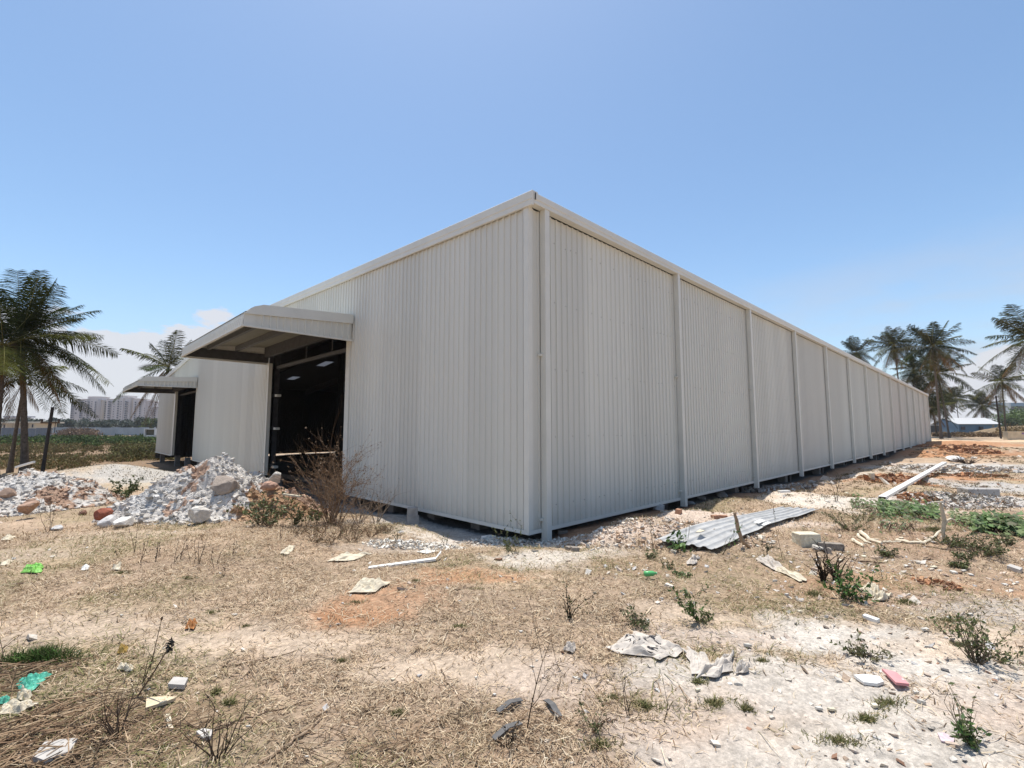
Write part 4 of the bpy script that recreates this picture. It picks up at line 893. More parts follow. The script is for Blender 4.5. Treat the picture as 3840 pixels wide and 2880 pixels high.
for i, (px, yt, d, lab) in enumerate([(3775, 1545, 170, 'bright green tree just right of the lone palm'), (3805, 1535, 165, 'bright green spreading tree below the blue roof'), (3842, 1528, 160, 'bright green tree at the right edge'), (3790, 1565, 150, 'darker low tree in front of the green trees at right'), (3870, 1500, 150, 'tallest green tree beyond the right edge'), (3620, 1568, 175, 'dark shrubby tree behind the blue shed roof'), (3720, 1575, 172, 'small dark tree behind the right end of the blue shed')]):
    b = ground_at(px, d); h = zpx(yt, d)-b[2]; tree(b, h, h*1.25, 300+i, lab, 'trees beyond the shed', cols=((.10, .16, .04), (.13, .19, .05), (.05, .08, .03)) if i in (0, 1, 2, 4) else ((.05, .07, .03), (.07, .09, .035)), n=1100, leaf=.32)
b = ground_at(3800, 78); root = empty('boundary_block', b, 'cream rendered low wall at the right edge by the dirt road', 'wall'); mb = MB(); lateral_box(mb, 3777, 3900, b[2]+1.30, b[2]-.2, 78, .8); o = mb.build('wall', cmat('creamwall', (.56, .47, .33), var=.15, scale=1.5), root); o.location = tuple(-b)
mb = MB(); lateral_box(mb, 3776, 3902, b[2]+1.36, b[2]+1.302, 77.97, .86); o = mb.build('coping', cmat('creamwall2', (.60, .52, .38)), root); o.location = tuple(-b)
p = P3(3835, 1623, 77.9); mb = MB(); lateral_box(mb, 3830, 3842, b[2]+1.15, b[2]+.9, 77.96, .03); o = mb.build('painted_mark', cmat('purple', (.25, .16, .30)), root); o.location = tuple(-b)
# grassy bank at the right (part of the terrain look)
bank = MB(); c = P3(3850, 1600, 120); n_ = 40; uu_, ww_ = np.meshgrid(np.linspace(-1, 1, n_), np.linspace(-1, 1, n_), indexing='ij'); hh = 2.6*np.clip(1-(uu_**2+ww_**2), 0, 1)**.8
X = c[0]+_R[0]*uu_*9+_h[0]*ww_*14; Y = c[1]+_R[1]*uu_*9+_h[1]*ww_*14; Z = height(X.ravel(), Y.ravel()).reshape(X.shape)+hh-.1
bank.add(np.stack([X, Y, Z], -1).reshape(-1, 3), [(i*n_+j, (i+1)*n_+j, (i+1)*n_+j+1, i*n_+j+1) for i in range(n_-1) for j in range(n_-1)]); tag(bank.build('earth_bank', cmat('bankm', (.20, .14, .075), var=.35, scale=1.2), smooth=True), kind='structure')

# ------------------------------------------------------------------ weeds (countless)
def weeds(name, n, pxr, dr, hgt, cols, leaf, r, clump=1.0, label=None, excl=None, per=70, power=1.0, stretch=1.6):
    px = r.uniform(pxr[0], pxr[1], n); d = dr[0]+(dr[1]-dr[0])*r.random(n)**power
    B = np.array([P3(a, 1603, b) for a, b in zip(px, d)]); k = ~((B[:, 0] > -4.5) & (B[:, 0] < 84) & (B[:, 1] > -1) & (B[:, 1] < 43)); B = B[k]; px = px[k]; d = d[k]
    B[:, 2] = height(B[:, 0], B[:, 1]); Q = []; K = []
    sc = fbm(B[:, 0], B[:, 1], .12, 3); ok = sc > .33; B = B[ok]; d = d[ok]; sc = sc[ok]
    for i in range(len(B)):
        h = hgt*r.uniform(.45, 1.25)*(.5+sc[i]); w = h*r.uniform(.7, 1.5)*clump; q, c = leafy(B[i]+np.array([0, 0, h*.42]), (w, w, h*.55), per, leaf*(.6+d[i]/dr[1]*.7), cols, r, up=stretch, hollow=.05)
        Q.append(q); K.append(c*(.75+.5*r.random()))
    o = fast_mesh(name, np.concatenate(Q), 4, M['dry'], np.concatenate(K)); return tag(o, label, None, None, 'stuff')
rw = np.random.default_rng(77)
weeds('dry_weeds', 1300, (-150, 700), (29, 82), .55, ((.20, .145, .07), (.16, .115, .055), (.24, .18, .09), (.13, .12, .045), (.12, .13, .05)), .085, rw, power=1.0)
weeds('green_undergrowth', 420, (-120, 690), (62, 105), .85, ((.06, .095, .03), (.085, .12, .035), (.05, .075, .03)), .17, rw, per=80, stretch=.4)
weeds('olive_shrubs', 150, (440, 700), (36, 62), .95, ((.13, .13, .045), (.16, .15, .06), (.10, .08, .04)), .10, rw, per=120, stretch=.8)
weeds('brown_scrub', 260, (3500, 3800), (98, 125), .9, ((.22, .15, .09), (.17, .115, .07), (.25, .18, .10)), .16, rw, per=60)
weeds('brown_brush', 110, (250, 340), (112, 118), 1.9, ((.24, .17, .12), (.19, .14, .10)), .2, rw, per=70)
weeds('dead_weed_cover', 2600, (2750, 3900), (11, 50), .10, ((.22, .15, .085), (.15, .11, .06), (.13, .13, .05), (.30, .22, .13), (.10, .075, .045)), .022, rw, per=34, clump=1.7, power=.8)
weeds('bank_grass', 160, (3770, 3960), (100, 125), 2.4, ((.20, .14, .07), (.26, .19, .09)), .2, rw, per=60)

# grass, straw and gravel on the ground in front
def scatter_polar(n, r0, r1, half, r, power=1.0):
    d = r0+(r1-r0)*r.random(n)**power; a = YAW+r.uniform(-half, half, n); return CX+d*np.cos(a), CY+d*np.sin(a), d
def onslab(x, y): return (x > -.9) & (x < 84) & (y > -.9) & (y < 43)
rg_ = np.random.default_rng(5)
def blades(name, n, r0, r1, Ls, W, elev, colf, thr, power=1.0, seg=True, kind=True):
    x, y, d = scatter_polar(n, r0, r1, math.radians(72), rg_, power); _, g = gcol(x, y); cl = fbm(x, y, 2.2, 3); cl2 = fbm(x+9, y+5, 9, 2)
    keep = (rg_.random(n) < np.clip(g*thr*(.25+2.2*np.clip(cl*.6+cl2*.4-.32, 0, 1)), 0, 1)) & ~onslab(x, y); x, y, d, cl = x[keep], y[keep], d[keep], cl[keep]; n = len(x); z = height(x, y)
    a = rg_.uniform(0, 6.28, n); e = np.radians(rg_.uniform(elev[0], elev[1], n)); L = rg_.uniform(Ls[0], Ls[1], n)*(1+d*.03); w = W*(1+d*.10)*rg_.uniform(.7, 1.4, n)
    D = np.stack([np.cos(a)*np.cos(e), np.sin(a)*np.cos(e), np.sin(e)], 1); b2 = a+rg_.normal(0, .5, n); e2 = e-np.radians(rg_.uniform(5, 55, n))
    D2 = np.stack([np.cos(b2)*np.cos(e2), np.sin(b2)*np.cos(e2), np.sin(e2)], 1); B = np.stack([x, y, z+.004], 1); S = nrm(np.cross(D, np.array([0, 0, 1.]))); S = nrm(S+rg_.normal(0, .3, S.shape))
    Mi = B+D*(L*.5)[:, None]; T = Mi+D2*(L*.5)[:, None]; T[:, 2] = np.maximum(T[:, 2], z+.006); ww = w[:, None]
    Q = np.concatenate([np.stack([B-S*ww, B+S*ww, Mi+S*ww*.8, Mi-S*ww*.8], 1), np.stack([Mi-S*ww*.8, Mi+S*ww*.8, T+S*ww*.2, T-S*ww*.2], 1)])
    col = colf(x, y, n); o = fast_mesh(name, Q, 4, M['dry'], np.concatenate([col, col])); return tag(o, kind='stuff')
def straw(x, y, n):
    p = np.array(((.54, .42, .28), (.44, .33, .215), (.64, .53, .38), (.25, .165, .10), (.14, .095, .06))); c = p[rg_.choice(5, n, p=(.34, .25, .14, .17, .10))]
    gm = np.clip((fbm(x-9, y+3, .6, 3)-.5)*6+.1, 0, 1)*(rg_.random(n) < .45); return (c*(1-gm[:, None])+np.array((.19, .18, .075))*gm[:, None])*rg_.uniform(.75, 1.2, (n, 1))
blades('dry_grass', 350000, 1.9, 13.5, (.025, .08), .0020, (3, 50), straw, 1.15, 1.0)
blades('straw_litter', 30000, 1.9, 9, (.08, .26), .0021, (0, 10), straw, .8, .9)
blades('far_dry_grass', 60000, 9, 26, (.05, .12), .0022, (10, 60), straw, .9, 1.0)
def gravel(name, n, r0, r1, smin, smax, dens, r, power=1.0, lo=.0):
    x, y, d = scatter_polar(n, r0, r1, math.radians(66), r, power); c, g = gcol(x, y); cl = fbm(x+3, y+8, 1.4, 3); rightside = np.clip(((x-CX)*_R[0]+(y-CY)*_R[1])/4+.35, 0, 1)
    pr = dens*(lo+(1-g)*.8*(.3+rightside)+rightside*.35)*np.clip(cl*2.4-.6, .05, 1); keep = (r.random(n) < pr) & ~onslab(x, y); x, y, d = x[keep], y[keep], d[keep]; n = len(x)
    S = (smin+(smax-smin)*r.random(n)**4)*(1+d*.02); P = np.stack([x, y, height(x, y)+S*.08], 1)
    pal = np.array(((.58, .52, .44), (.62, .57, .50), (.52, .42, .34), (.40, .30, .22), (.30, .17, .11), (.46, .44, .42))); col = pal[r.choice(6, n, p=(.3, .2, .2, .12, .06, .12))]*r.uniform(.8, 1.1, (n, 1))
    return tag(stones(name, P, S, col, r, M['stone'], flat=.4), kind='stuff')
gravel('gravel', 60000, 1.8, 22, .008, .05, .75, np.random.default_rng(41), .85, .06)
gravel('rubble_scatter', 16000, 5.5, 45, .02, .10, .5, np.random.default_rng(42), 1.1, .0)
gravel('far_rubble', 6000, 20, 80, .08, .35, .35, np.random.default_rng(43), 1.0, .0)
# ------------------------------------------------------------------ things lying and standing in front
def px2m(n, px, py): return n*depth_of(G(px, py))/FPX
def slab(name, corners, th, m, label, cat, group=None, lift=.004, tilt=0.0, child=None):
    P = [G(*c) for c in corners]; c0 = sum(P)/len(P); zs = c0[2]; n = len(P); s = np.array([P[i] for i in range(n)])
    if np.cross(s[1][:2]-s[0][:2], s[2][:2]-s[1][:2]) < 0: s = s[::-1]
    bot = s.copy(); bot[:, 2] = np.maximum(s[:, 2], zs-.03)+lift; bot[0, 2] += tilt; top = bot.copy(); top[:, 2] += th
    mb = MB().add(np.concatenate([bot, top]), [tuple(range(n-1, -1, -1)), tuple(range(n, 2*n))]+[(i, (i+1) % n, n+(i+1) % n, n+i) for i in range(n)])
    o = mb.build(name, m, loc=tuple(c0)); return tag(o, label, cat, group)
def stick(pts, r, m, label, group=None, lift=0.0, name='stick', lifts=None, cat='stick', jit=.012):
    P = [G(*p) for p in pts]; rr = np.random.default_rng(int(pts[0][0]*7+pts[0][1])); Q = []
    for i in range(len(P)-1):
        for t in np.linspace(0, 1, 5)[:(5 if i == len(P)-2 else 4)]:
            q = P[i]*(1-t)+P[i+1]*t+rr.normal(0, jit, 3)*np.array([1, 1, .4]); lf = lift if lifts is None else lifts[i]*(1-t)+lifts[i+1]*t; q[2] = max(q[2], 0*q[2]+hz1(q[0], q[1]))+r*.8+lf; Q.append(q)
    k = len(Q); mb = MB(); mb.tube(Q, [r*(1-.5*i/(k-1)) for i in range(k)], 6)
    q = Q[k//2]; d = Q[min(k//2+1, k-1)]-q; mb.tube([q, q+d*.8+np.array([-d[1], d[0], .02])*.9], [r*.55, r*.25], 5)
    o = mb.build(name, m, loc=tuple(Q[0])); return tag(o, label, cat, group)
def cloth(name, corners, amp, seed, m, label, cat, n=26, fr_=5.0, lift=.015, group=None, fold=.0):
    """crumpled sheet over four ground corners; returns object and height function"""
    P = [G(*c) for c in corners]; c0 = sum(P)/4; r = np.random.default_rng(seed); ph = r.uniform(0, 50)
    def pos(u, v):
        p = (1-u)*(1-v)*P[0]+u*(1-v)*P[1]+u*v*P[2]+(1-u)*v*P[3]; k = float(fbm(np.array([u*fr_+ph]), np.array([v*fr_*.8]), 1, 3)[0]); rd = abs(float(vnoise(np.array([u*fr_*1.6+ph]), np.array([v*fr_*1.2+3]))[0])-.5)
        e = min(u, 1-u, v, 1-v); q = p.copy(); q[2] = hz1(p[0], p[1])+lift+amp*max(0, (k-.35))*2.2*min(1, e*6+.12)+amp*(.5-rd)*.9*min(1, e*5+.05)+fold*math.sin(math.pi*u)
        w = .10*np.linalg.norm(P[2]-P[0]); q[0] += (float(vnoise(np.array([u*4+ph]), np.array([v*4+9]))[0])-.5)*w; q[1] += (float(vnoise(np.array([u*4+ph+20]), np.array([v*4]))[0])-.5)*w; return q
    V = [pos(i/n, j/n) for i in range(n+1) for j in range(n+1)]; Fc = [(i*(n+1)+j, (i+1)*(n+1)+j, (i+1)*(n+1)+j+1, i*(n+1)+j+1) for i in range(n) for j in range(n)]
    mb = MB().add(V, Fc); o = mb.build(name, m, loc=tuple(c0)); md = o.modifiers.new('thick', 'SOLIDIFY'); md.thickness = .004; return tag(o, label, cat, group), pos, c0

# galvanised corrugated sheet
A = G(2454, 2045); B = G(2686, 2078); Cc = G(3076, 1921); D = G(2921, 1912); V = []; nr_ = 44; ns = 10
for j in range(ns+1):
    for i in range(nr_+1):
        u, v = i/nr_, j/ns; p = (1-u)*(1-v)*A+u*(1-v)*B+u*v*Cc+(1-u)*v*D; k = (u*5.5) % 1.0; z = .026*max(0, min(1, (.5-abs(k-.5))*5-.9)); lift = .05+.02*math.sin(v*3.1)+.03*(1-u)*(1-v)+.01*math.sin(u*2.5)
        base = max((1-u)*(1-v)*A[2]+u*(1-v)*B[2]+u*v*Cc[2]+(1-u)*v*D[2], hz1(p[0], p[1])-.02); V.append((p[0], p[1], base+lift+z))
mb = MB().add(V, [(j*(nr_+1)+i, j*(nr_+1)+i+1, (j+1)*(nr_+1)+i+1, (j+1)*(nr_+1)+i) for j in range(ns) for i in range(nr_)])
o = mb.build('corrugated_sheet', M['galv'], loc=tuple(A)); tag(o, 'large galvanised corrugated sheet lying on the ground right of the building corner', 'metal sheet'); md = o.modifiers.new('thick', 'SOLIDIFY'); md.thickness = .004
def raised(px, py, z): p = G(px, py); return p+np.array([0, 0, z])
for i, (cs, lab) in enumerate([([(2826, 1985), (2852, 1972), (2872, 1978), (2846, 1990)], 'larger white paper scrap lying on the galvanised sheet'), ([(2856, 1994), (2880, 1982), (2894, 1986), (2868, 1998)], 'smaller white paper scrap lower on the galvanised sheet')]):
    slab('paper_scrap', cs, .004, M['white_paint'], lab, 'paper', lift=.12)
slab('dry_leaf', [(2610, 2035), (2625, 2024), (2645, 2028), (2628, 2035)], .012, M['paper'], 'curled brown leaf lying on the near end of the galvanised sheet', 'leaf', lift=.15)
# standing curved stalk
def stalk(pts, depth, radii, m, label, name='dead_stalk', cat='dead plant'):
    P = [P3(a, b, depth) for a, b in pts]; mb = MB().tube(P, radii, 7); return tag(mb.build(name, m, smooth=True, loc=tuple(P[0])), label, cat)
dS = depth_of(G(2809, 2056)); stalk([(2812, 2056), (2783, 2028), (2768, 1985), (2762, 1950), (2754, 1924), (2762, 1918)], dS, [.022, .028, .03, .026, .02, .012], M['stick'], 'thick curved dead stalk standing beside the galvanised sheet')
# long white channel
a = G(3308, 1872); b = P3(3543, 1744, depth_of(G(3543, 1760))); a = a+np.array([0, 0, .07]); b[2] = max(b[2], hz1(b[0], b[1])+.40)
dv = nrm(b-a); sd = nrm(np.cross(dv, (0, 0, 1.))); up = np.cross(sd, dv); mb = MB(); L = np.linalg.norm(b-a)
mb.obox((a+b)/2, dv*L/2, sd*.085, up*.006); mb.obox((a+b)/2+sd*.088-up*.035, dv*L/2, sd*.003, up*.04); mb.obox((a+b)/2-sd*.088-up*.035, dv*L/2, sd*.003, up*.04)
tag(mb.build('roof_flashing', M['white_paint'], loc=tuple(a)), 'long white metal flashing propped up on soil at right', 'metal flashing')
# stones near the sheet
def block(px, py, w, dpt, h, yaw, m, label, name='concrete_block', cat='block', group=None, lift=0.0, jit=.03, seed=1):
    p = G(px, py); r = np.random.default_rng(seed+int(px)); V = np.array([(x*w/2, y*dpt/2, z*h) for x in (-1, 1) for y in (-1, 1) for z in (0, 1)], float); V += r.uniform(-jit, jit, V.shape)*min(w, h)*2; V[V[:, 2] < h*.5, 2] -= .04
    ya = YAW-math.pi/2+yaw; ca, sa = math.cos(ya), math.sin(ya); V = np.stack([V[:, 0]*ca-V[:, 1]*sa, V[:, 0]*sa+V[:, 1]*ca, V[:, 2]+lift], 1)
    mb = MB().add(V, [(0,1,3,2),(4,6,7,5),(0,4,5,1),(2,3,7,6),(0,2,6,4),(1,5,7,3)]); o = mb.build(name, m); o.location = tuple(p); bv = o.modifiers.new('bevel', 'BEVEL'); bv.width = min(w, h)*.06; bv.segments = 2; return tag(o, label, cat, group)
cream = cmat('cream_stone', (.62, .56, .42), var=.22, scale=16, bump=.6, bscale=30); brick = cmat('brick', (.40, .22, .14), var=.2, scale=18, bump=.4, bscale=30); dstone = cmat('dark_stone', (.27, .23, .19), var=.3, scale=14, bump=.6, bscale=26)
block(3024, 2046, px2m(82, 3024, 2046), .22, px2m(46, 3024, 2046), .1, cream, 'cream topped stone block right of the galvanised sheet', 'stone_block')
block(3114, 2060, px2m(82, 3114, 2060), .12, px2m(24, 3114, 2060), -.25, dstone, 'flat brown stone slab beside the cream stone block', 'stone_slab')
boulder(3062, 2062, (.10, .08, .06), 51, (.50, .46, .40), 'rounded grey stone in front of the cream stone block', lift=.03, name='stone', cat='stone')
boulder(3105, 2076, (.08, .07, .07), 52, (.36, .31, .26), 'dark angular stone in front of the flat brown slab', lift=.03, name='stone', cat='stone')
block(3669, 1861, px2m(106, 3669, 1861), .45, px2m(30, 3669, 1861), -.12, M['concrete'], 'grey concrete block with flat top at the right edge of the rubble ground', 'concrete_block')
block(3270, 1803, px2m(16, 3270, 1803), .12, px2m(28, 3270, 1803), .1, cream, 'small upright pale marker stone between the wall and the red soil', 'marker_stone', 'marker stone')
block(2682, 1944, px2m(26, 2682, 1944), .10, px2m(12, 2682, 1944), .4, brick, 'left one of two brown brick pieces beyond the galvanised sheet', 'brick', 'brick')
block(2712, 1942, px2m(28, 2712, 1942), .10, px2m(10, 2712, 1942), -.2, brick, 'right one of two brown brick pieces beyond the galvanised sheet', 'brick', 'brick')
block(2545, 1925, px2m(20, 2545, 1925), .10, px2m(14, 2545, 1925), .7, brick, 'triangular red brick chunk near the second downpipe', 'brick', 'brick', jit=.1)
block(2940, 1846, px2m(48, 2940, 1846), .10, px2m(7, 2940, 1846), .25, M['white_paint'], 'thin pale board lying near the third downpipe', 'board', 'board')
block(2110, 2000, px2m(36, 2110, 2000), .10, px2m(11, 2110, 2000), .05, dstone, 'brown stone against the base trim just right of the first downpipe', 'stone', 'stone')
block(2135, 2061, px2m(22, 2135, 2061), .10, px2m(13, 2135, 2061), .5, dstone, 'brown stone pair left piece on the chalky patch near the corner', 'stone', 'stone', jit=.08)
block(2156, 2067, px2m(28, 2156, 2067), .10, px2m(15, 2156, 2067), .3, dstone, 'brown stone pair right piece on the chalky patch near the corner', 'stone', 'stone', jit=.08)
for i, (px, py, s, lab) in enumerate([(2632, 1872, .13, 'round grey stone in the wall shadow beyond the second downpipe'), (2712, 1860, .17, 'slanting dark stone in the wall shadow midway to the third downpipe'), (2590, 1893, .12, 'low grey stone in the shadow right of the second downpipe'), (2475, 1912, .15, 'grey stone in the shadow left of the second downpipe')]):
    boulder(px, py, (s*1.3, s, s*.7), 60+i, (.40, .38, .36), lab, lift=.03, name='stone', cat='stone')
boulder(1982, 2003, (.16, .10, .075), 70, (.72, .69, .64), 'white rounded rock on the bank at the foot of the building corner', lift=.06, name='stone', cat='stone')
boulder(1832, 2024, (.17, .10, .08), 71, (.70, .67, .62), 'white rock on the chalky rim left of the corner', lift=.04, name='stone', cat='stone')
p = pl0 = None
block(1548, 1962, .26, .2, .19, .3, M['concrete'], 'lower of two stacked concrete blocks under the gable wall', 'concrete_block')
block(1546, 1962, .24, .2, .17, .22, M['concrete'], 'upper of two stacked concrete blocks under the gable wall', 'concrete_block', lift=.195)
# marker sack and brush ball at far right
boulder(3582, 1728, (.85, .5, .28), 80, (.70, .68, .64), 'white filled sack lying beside the dark brush ball', flat=.6, lift=.12, name='filled_sack', cat='sack')
shrub(3630, 1742, .62, 81, 'dark ball of dried brush beside the white sack', name='brush_ball', cat='brush', stems=26, depth=2, spread=1.6, rad=.02, twigcol=(.09, .06, .045), kids=4)
# white flashing and sheet at the left
a = G(1382, 2132); b = G(1634, 2106); c = G(1654, 2094)+np.array([0, 0, .10]); a = a+np.array([0, 0, .02]); b = b+np.array([0, 0, .05]); mb = MB()
up = np.array([0, 0, 1.]); wd = nrm(np.cross(b-a, up))*.045
mb.add([a-wd, a+wd, b+wd, b-wd, c+wd*1.2, c-wd*1.2], [(0, 1, 2, 3), (3, 2, 4, 5)]); mb.add([a-wd-up*.006, a+wd-up*.006, b+wd-up*.006, b-wd-up*.006, c+wd*1.2-up*.006, c-wd*1.2-up*.006], [(3, 2, 1, 0), (5, 4, 2, 3)]); mb.add([a+wd, b+wd, b+wd-up*.03, a+wd-up*.03], [(0, 1, 2, 3)]); mb.add([a-wd, b-wd, b-wd-up*.03, a-wd-up*.03], [(3, 2, 1, 0)])
tag(mb.build('metal_strip', M['white_paint'], loc=tuple(a)), 'white bent metal strip lying in the dry grass in front of the gable wall', 'metal strip')
slab('white_sheet', [(1562, 2072), (1605, 2062), (1652, 2068), (1600, 2084)], .004, M['white_paint'], 'flat white sheet offcut on the chalky patch behind the bent strip', 'sheet offcut', lift=.01, tilt=.02)
cloth('crumpled_paper', [(1308, 2226), (1362, 2186), (1462, 2188), (1400, 2228)], .07, 3, M['paper'], 'crumpled cream paper bag on the dry grass left of the red soil', 'paper')
cloth('crumpled_paper', [(1230, 2106), (1290, 2082), (1400, 2078), (1300, 2108)], .04, 4, M['paper'], 'long crumpled cream paper behind the bent white strip', 'paper')
cloth('crumpled_paper', [(1050, 2080), (1085, 2052), (1110, 2050), (1082, 2082)], .04, 5, M['paper'], 'small crumpled paper on dry grass left of the long paper', 'paper')
cloth('crumpled_paper', [(2112, 2446), (2130, 2428), (2160, 2432), (2150, 2456)], .04, 6, M['sack'], 'small crumpled pale plastic left of the printed sack', 'plastic')
cloth('crumpled_paper', [(3232, 2212), (3270, 2200), (3312, 2236), (3262, 2246)], .07, 7, M['paper'], 'upper torn cream paper beside the leafy plant at right', 'paper')
cloth('crumpled_paper', [(3270, 2256), (3300, 2238), (3352, 2236), (3312, 2258)], .06, 8, M['paper'], 'lower torn cream paper beside the leafy plant at right', 'paper')
cloth('plastic_strip', [(2836, 2100), (2870, 2094), (2945, 2136), (2900, 2142)], .06, 9, M['sack'], 'crumpled whitish plastic beside the small dug hole', 'plastic')
cloth('plastic_strip', [(2900, 2140), (2925, 2132), (3024, 2180), (2990, 2184)], .04, 10, M['paper'], 'long yellowish plastic strip trailing from the dug hole', 'plastic')
cloth('plastic_scrap', [(2578, 2120), (2600, 2084), (2622, 2098), (2604, 2122)], .05, 11, M['sack'], 'torn white plastic standing up at the near end of the galvanised sheet', 'plastic')
# printed sack
sk_, pos, c0 = cloth('printed_sack', [(2278, 2440), (2395, 2374), (2585, 2452), (2470, 2476)], .055, 21, M['sack'], 'crumpled woven sack with dark printed letters lying on the grass', 'sack', n=34)
def text_on(pos, lines, u0, u1, v0, v1, parent, c0, m):
    for li, t in enumerate(lines):
        cu = bpy.data.curves.new('printed_text', 'FONT'); cu.body = t; cu.resolution_u = 3; ob = bpy.data.objects.new('tmp', cu); me = bpy.data.meshes.new_from_object(ob); bpy.data.objects.remove(ob)
        V = np.array([v.co[:] for v in me.vertices]); V -= V.min(0); V /= max(V[:, 0].max(), 1e-6); ar = .55
        for i, v in enumerate(me.vertices):
            a = V[i, 0]; b = V[i, 1]*(V[:, 0].max()/max(V[:, 1].max(), 1e-6)) if V[:, 1].max() > 0 else 0
            u = u0+(u1-u0)*((li+.12+.7*min(b, 1))/len(lines)); vv = v0+(v1-v0)*a
            q = pos(u, vv)-c0; v.co = (q[0], q[1], q[2]+.006)
        me.materials.append(m); o = bpy.data.objects.new('printed_text', me); C.objects.link(o); o.parent = parent
text_on(pos, ['WRO A', 'RT &', 'IOL C'], .16, .56, .12, .78, sk_, c0, M['ink'])
for (u, v, w) in ((.62, .3, .10), (.70, .45, .12), (.78, .4, .09), (.66, .62, .08)):
    V = [pos(u+w*math.cos(t)*(.6+.4*math.sin(3*t)), v+w*.9*math.sin(t))-c0+np.array([0, 0, .006]) for t in np.linspace(0, 6.28, 14)[:-1]]; MB().add(V, [tuple(range(13))]).build('printed_patch', M['ink'], sk_)
cloth('torn_sack', [(2590, 2540), (2580, 2432), (2640, 2472), (2700, 2530)], .035, 22, M['sack'], 'torn pale sack piece left half of the curled strip beside the printed sack', 'sack')
cloth('torn_sack', [(2600, 2552), (2690, 2500), (2745, 2450), (2760, 2530)], .05, 23, M['sack'], 'torn pale sack piece curling up right of the printed sack', 'sack')
cloth('torn_sack', [(2752, 2536), (2770, 2500), (2815, 2506), (2800, 2530)], .05, 24, M['sack'], 'small dark edged sack remnant at the right end of the torn sack', 'sack')
# cartons and shards on the right
pink = cmat('pink_card', (.60, .27, .27), var=.08, scale=14)
pc = slab('pink_carton', [(3308, 2527), (3362, 2540), (3411, 2586), (3362, 2592)], .018, pink, 'flattened pink carton lying on the chalky ground at right', 'carton', lift=.02, tilt=.02)
e = G(3372, 2570)-np.array(pc.location); MB().add([e+_R*a*.030+np.array([_h[0], _h[1], 0])*b*.03+np.array([0, 0, .045]) for a, b in ((-1, -.6), (.2, -1), (1, -.2), (.5, .9), (-.7, .8))], [(0, 1, 2, 3, 4)]).build('label', M['white_paint'], pc)
slab('white_board', [(3203, 2547), (3240, 2544), (3300, 2552), (3316, 2572), (3290, 2580), (3240, 2574)], .02, M['white_paint'], 'flat white board piece left of the pink carton', 'board', lift=.01)
slab('printed_wrapper', [(3516, 2756), (3540, 2754), (3580, 2776), (3576, 2796), (3530, 2786)], .008, cmat('wrapper', (.52, .42, .44), var=.3, scale=40), 'mottled purple and white wrapper near the bottom right', 'wrapper')
slab('white_board', [(3235, 2320), (3245, 2315), (3300, 2334), (3288, 2340)], .03, M['white_paint'], 'narrow white board above the chalky ground at right', 'board')
slab('grey_bar', [(3776, 2136), (3790, 2130), (3836, 2145), (3826, 2153)], .05, M['tile'], 'grey stone bar near the right edge', 'stone bar')
sh = [(2605, 2464, 22), (2616, 2594, 26), (2768, 2574, 34), (2804, 2428, 36), (2695, 2417, 20), (2480, 2368, 16), (3449+20, 2368, 44), (3436, 2602, 30), (3455, 2643, 40), (3280, 2654, 38), (3072, 2664, 38), (3120, 2668, 48), (3445, 2112, 46), (3500, 2130, 34), (3577, 2150, 42), (3614, 2143, 28), (3640, 2158, 30), (3380, 2020, 26), (3500, 2036, 22), (3770, 2196, 34), (3815, 2190, 20), (3150, 2106, 30), (3310, 2066, 24), (3240, 2090, 30), (3000, 2300, 24), (3100, 2320, 20), (3690, 2420, 20), (2950, 2235, 20), (3330, 2420, 22), (3560, 2320, 30), (3640, 2310, 24), (2230, 2228, 14), (2480, 2250, 20), (2840, 2245, 22), (3175, 1850, 22), (3395, 2125, 30), (3100, 1880, 24)]
rs_ = np.random.default_rng(91)
def quadpx(px, py, w):
    k = .22+.12*rs_.random(); a = rs_.uniform(-.2, .4); o_ = [(-.5, -.2), (.15, -.5), (.5, .1), (-.1, .5)]; return [(px+w*(x+rs_.uniform(-.08, .08)), py+w*k*(y+x*a*2)) for x, y in o_]
for px, py, w in sh: slab('white_shard', quadpx(px, py, w*.85), .012+.010*rs_.random(), M['chip'] if rs_.random() < .6 else cream, 'flat whitish tile shard scattered on the ground right of the centre', 'tile shard', 'white tile shards on the right side', tilt=.01*rs_.random())
for px, py, w in [(1645, 2704, 16), (1854, 2610, 18), (1909, 2585, 14), (1995, 2505, 20), (1955, 2372, 20), (1836, 2384, 14), (2055, 2325, 18), (2050, 2852, 26), (2145, 2868, 18), (1475, 2553, 24), (1268, 2560, 12), (960, 2255, 20), (1285, 2265, 14), (1150, 2845, 22), (930, 2730, 24), (100, 2760, 22), (880, 2308, 30), (455, 2310, 18), (810, 2540, 12), (2160, 2548, 40), (1785, 2546, 16), (1400, 2325, 10)]:
    slab('white_chip', quadpx(px, py, w*.8), .01, M['chip'] if rs_.random() < .6 else M['paper'], 'small pale chip lying in the dry grass left of the chalky ground', 'chip', 'pale chips in the dry grass')
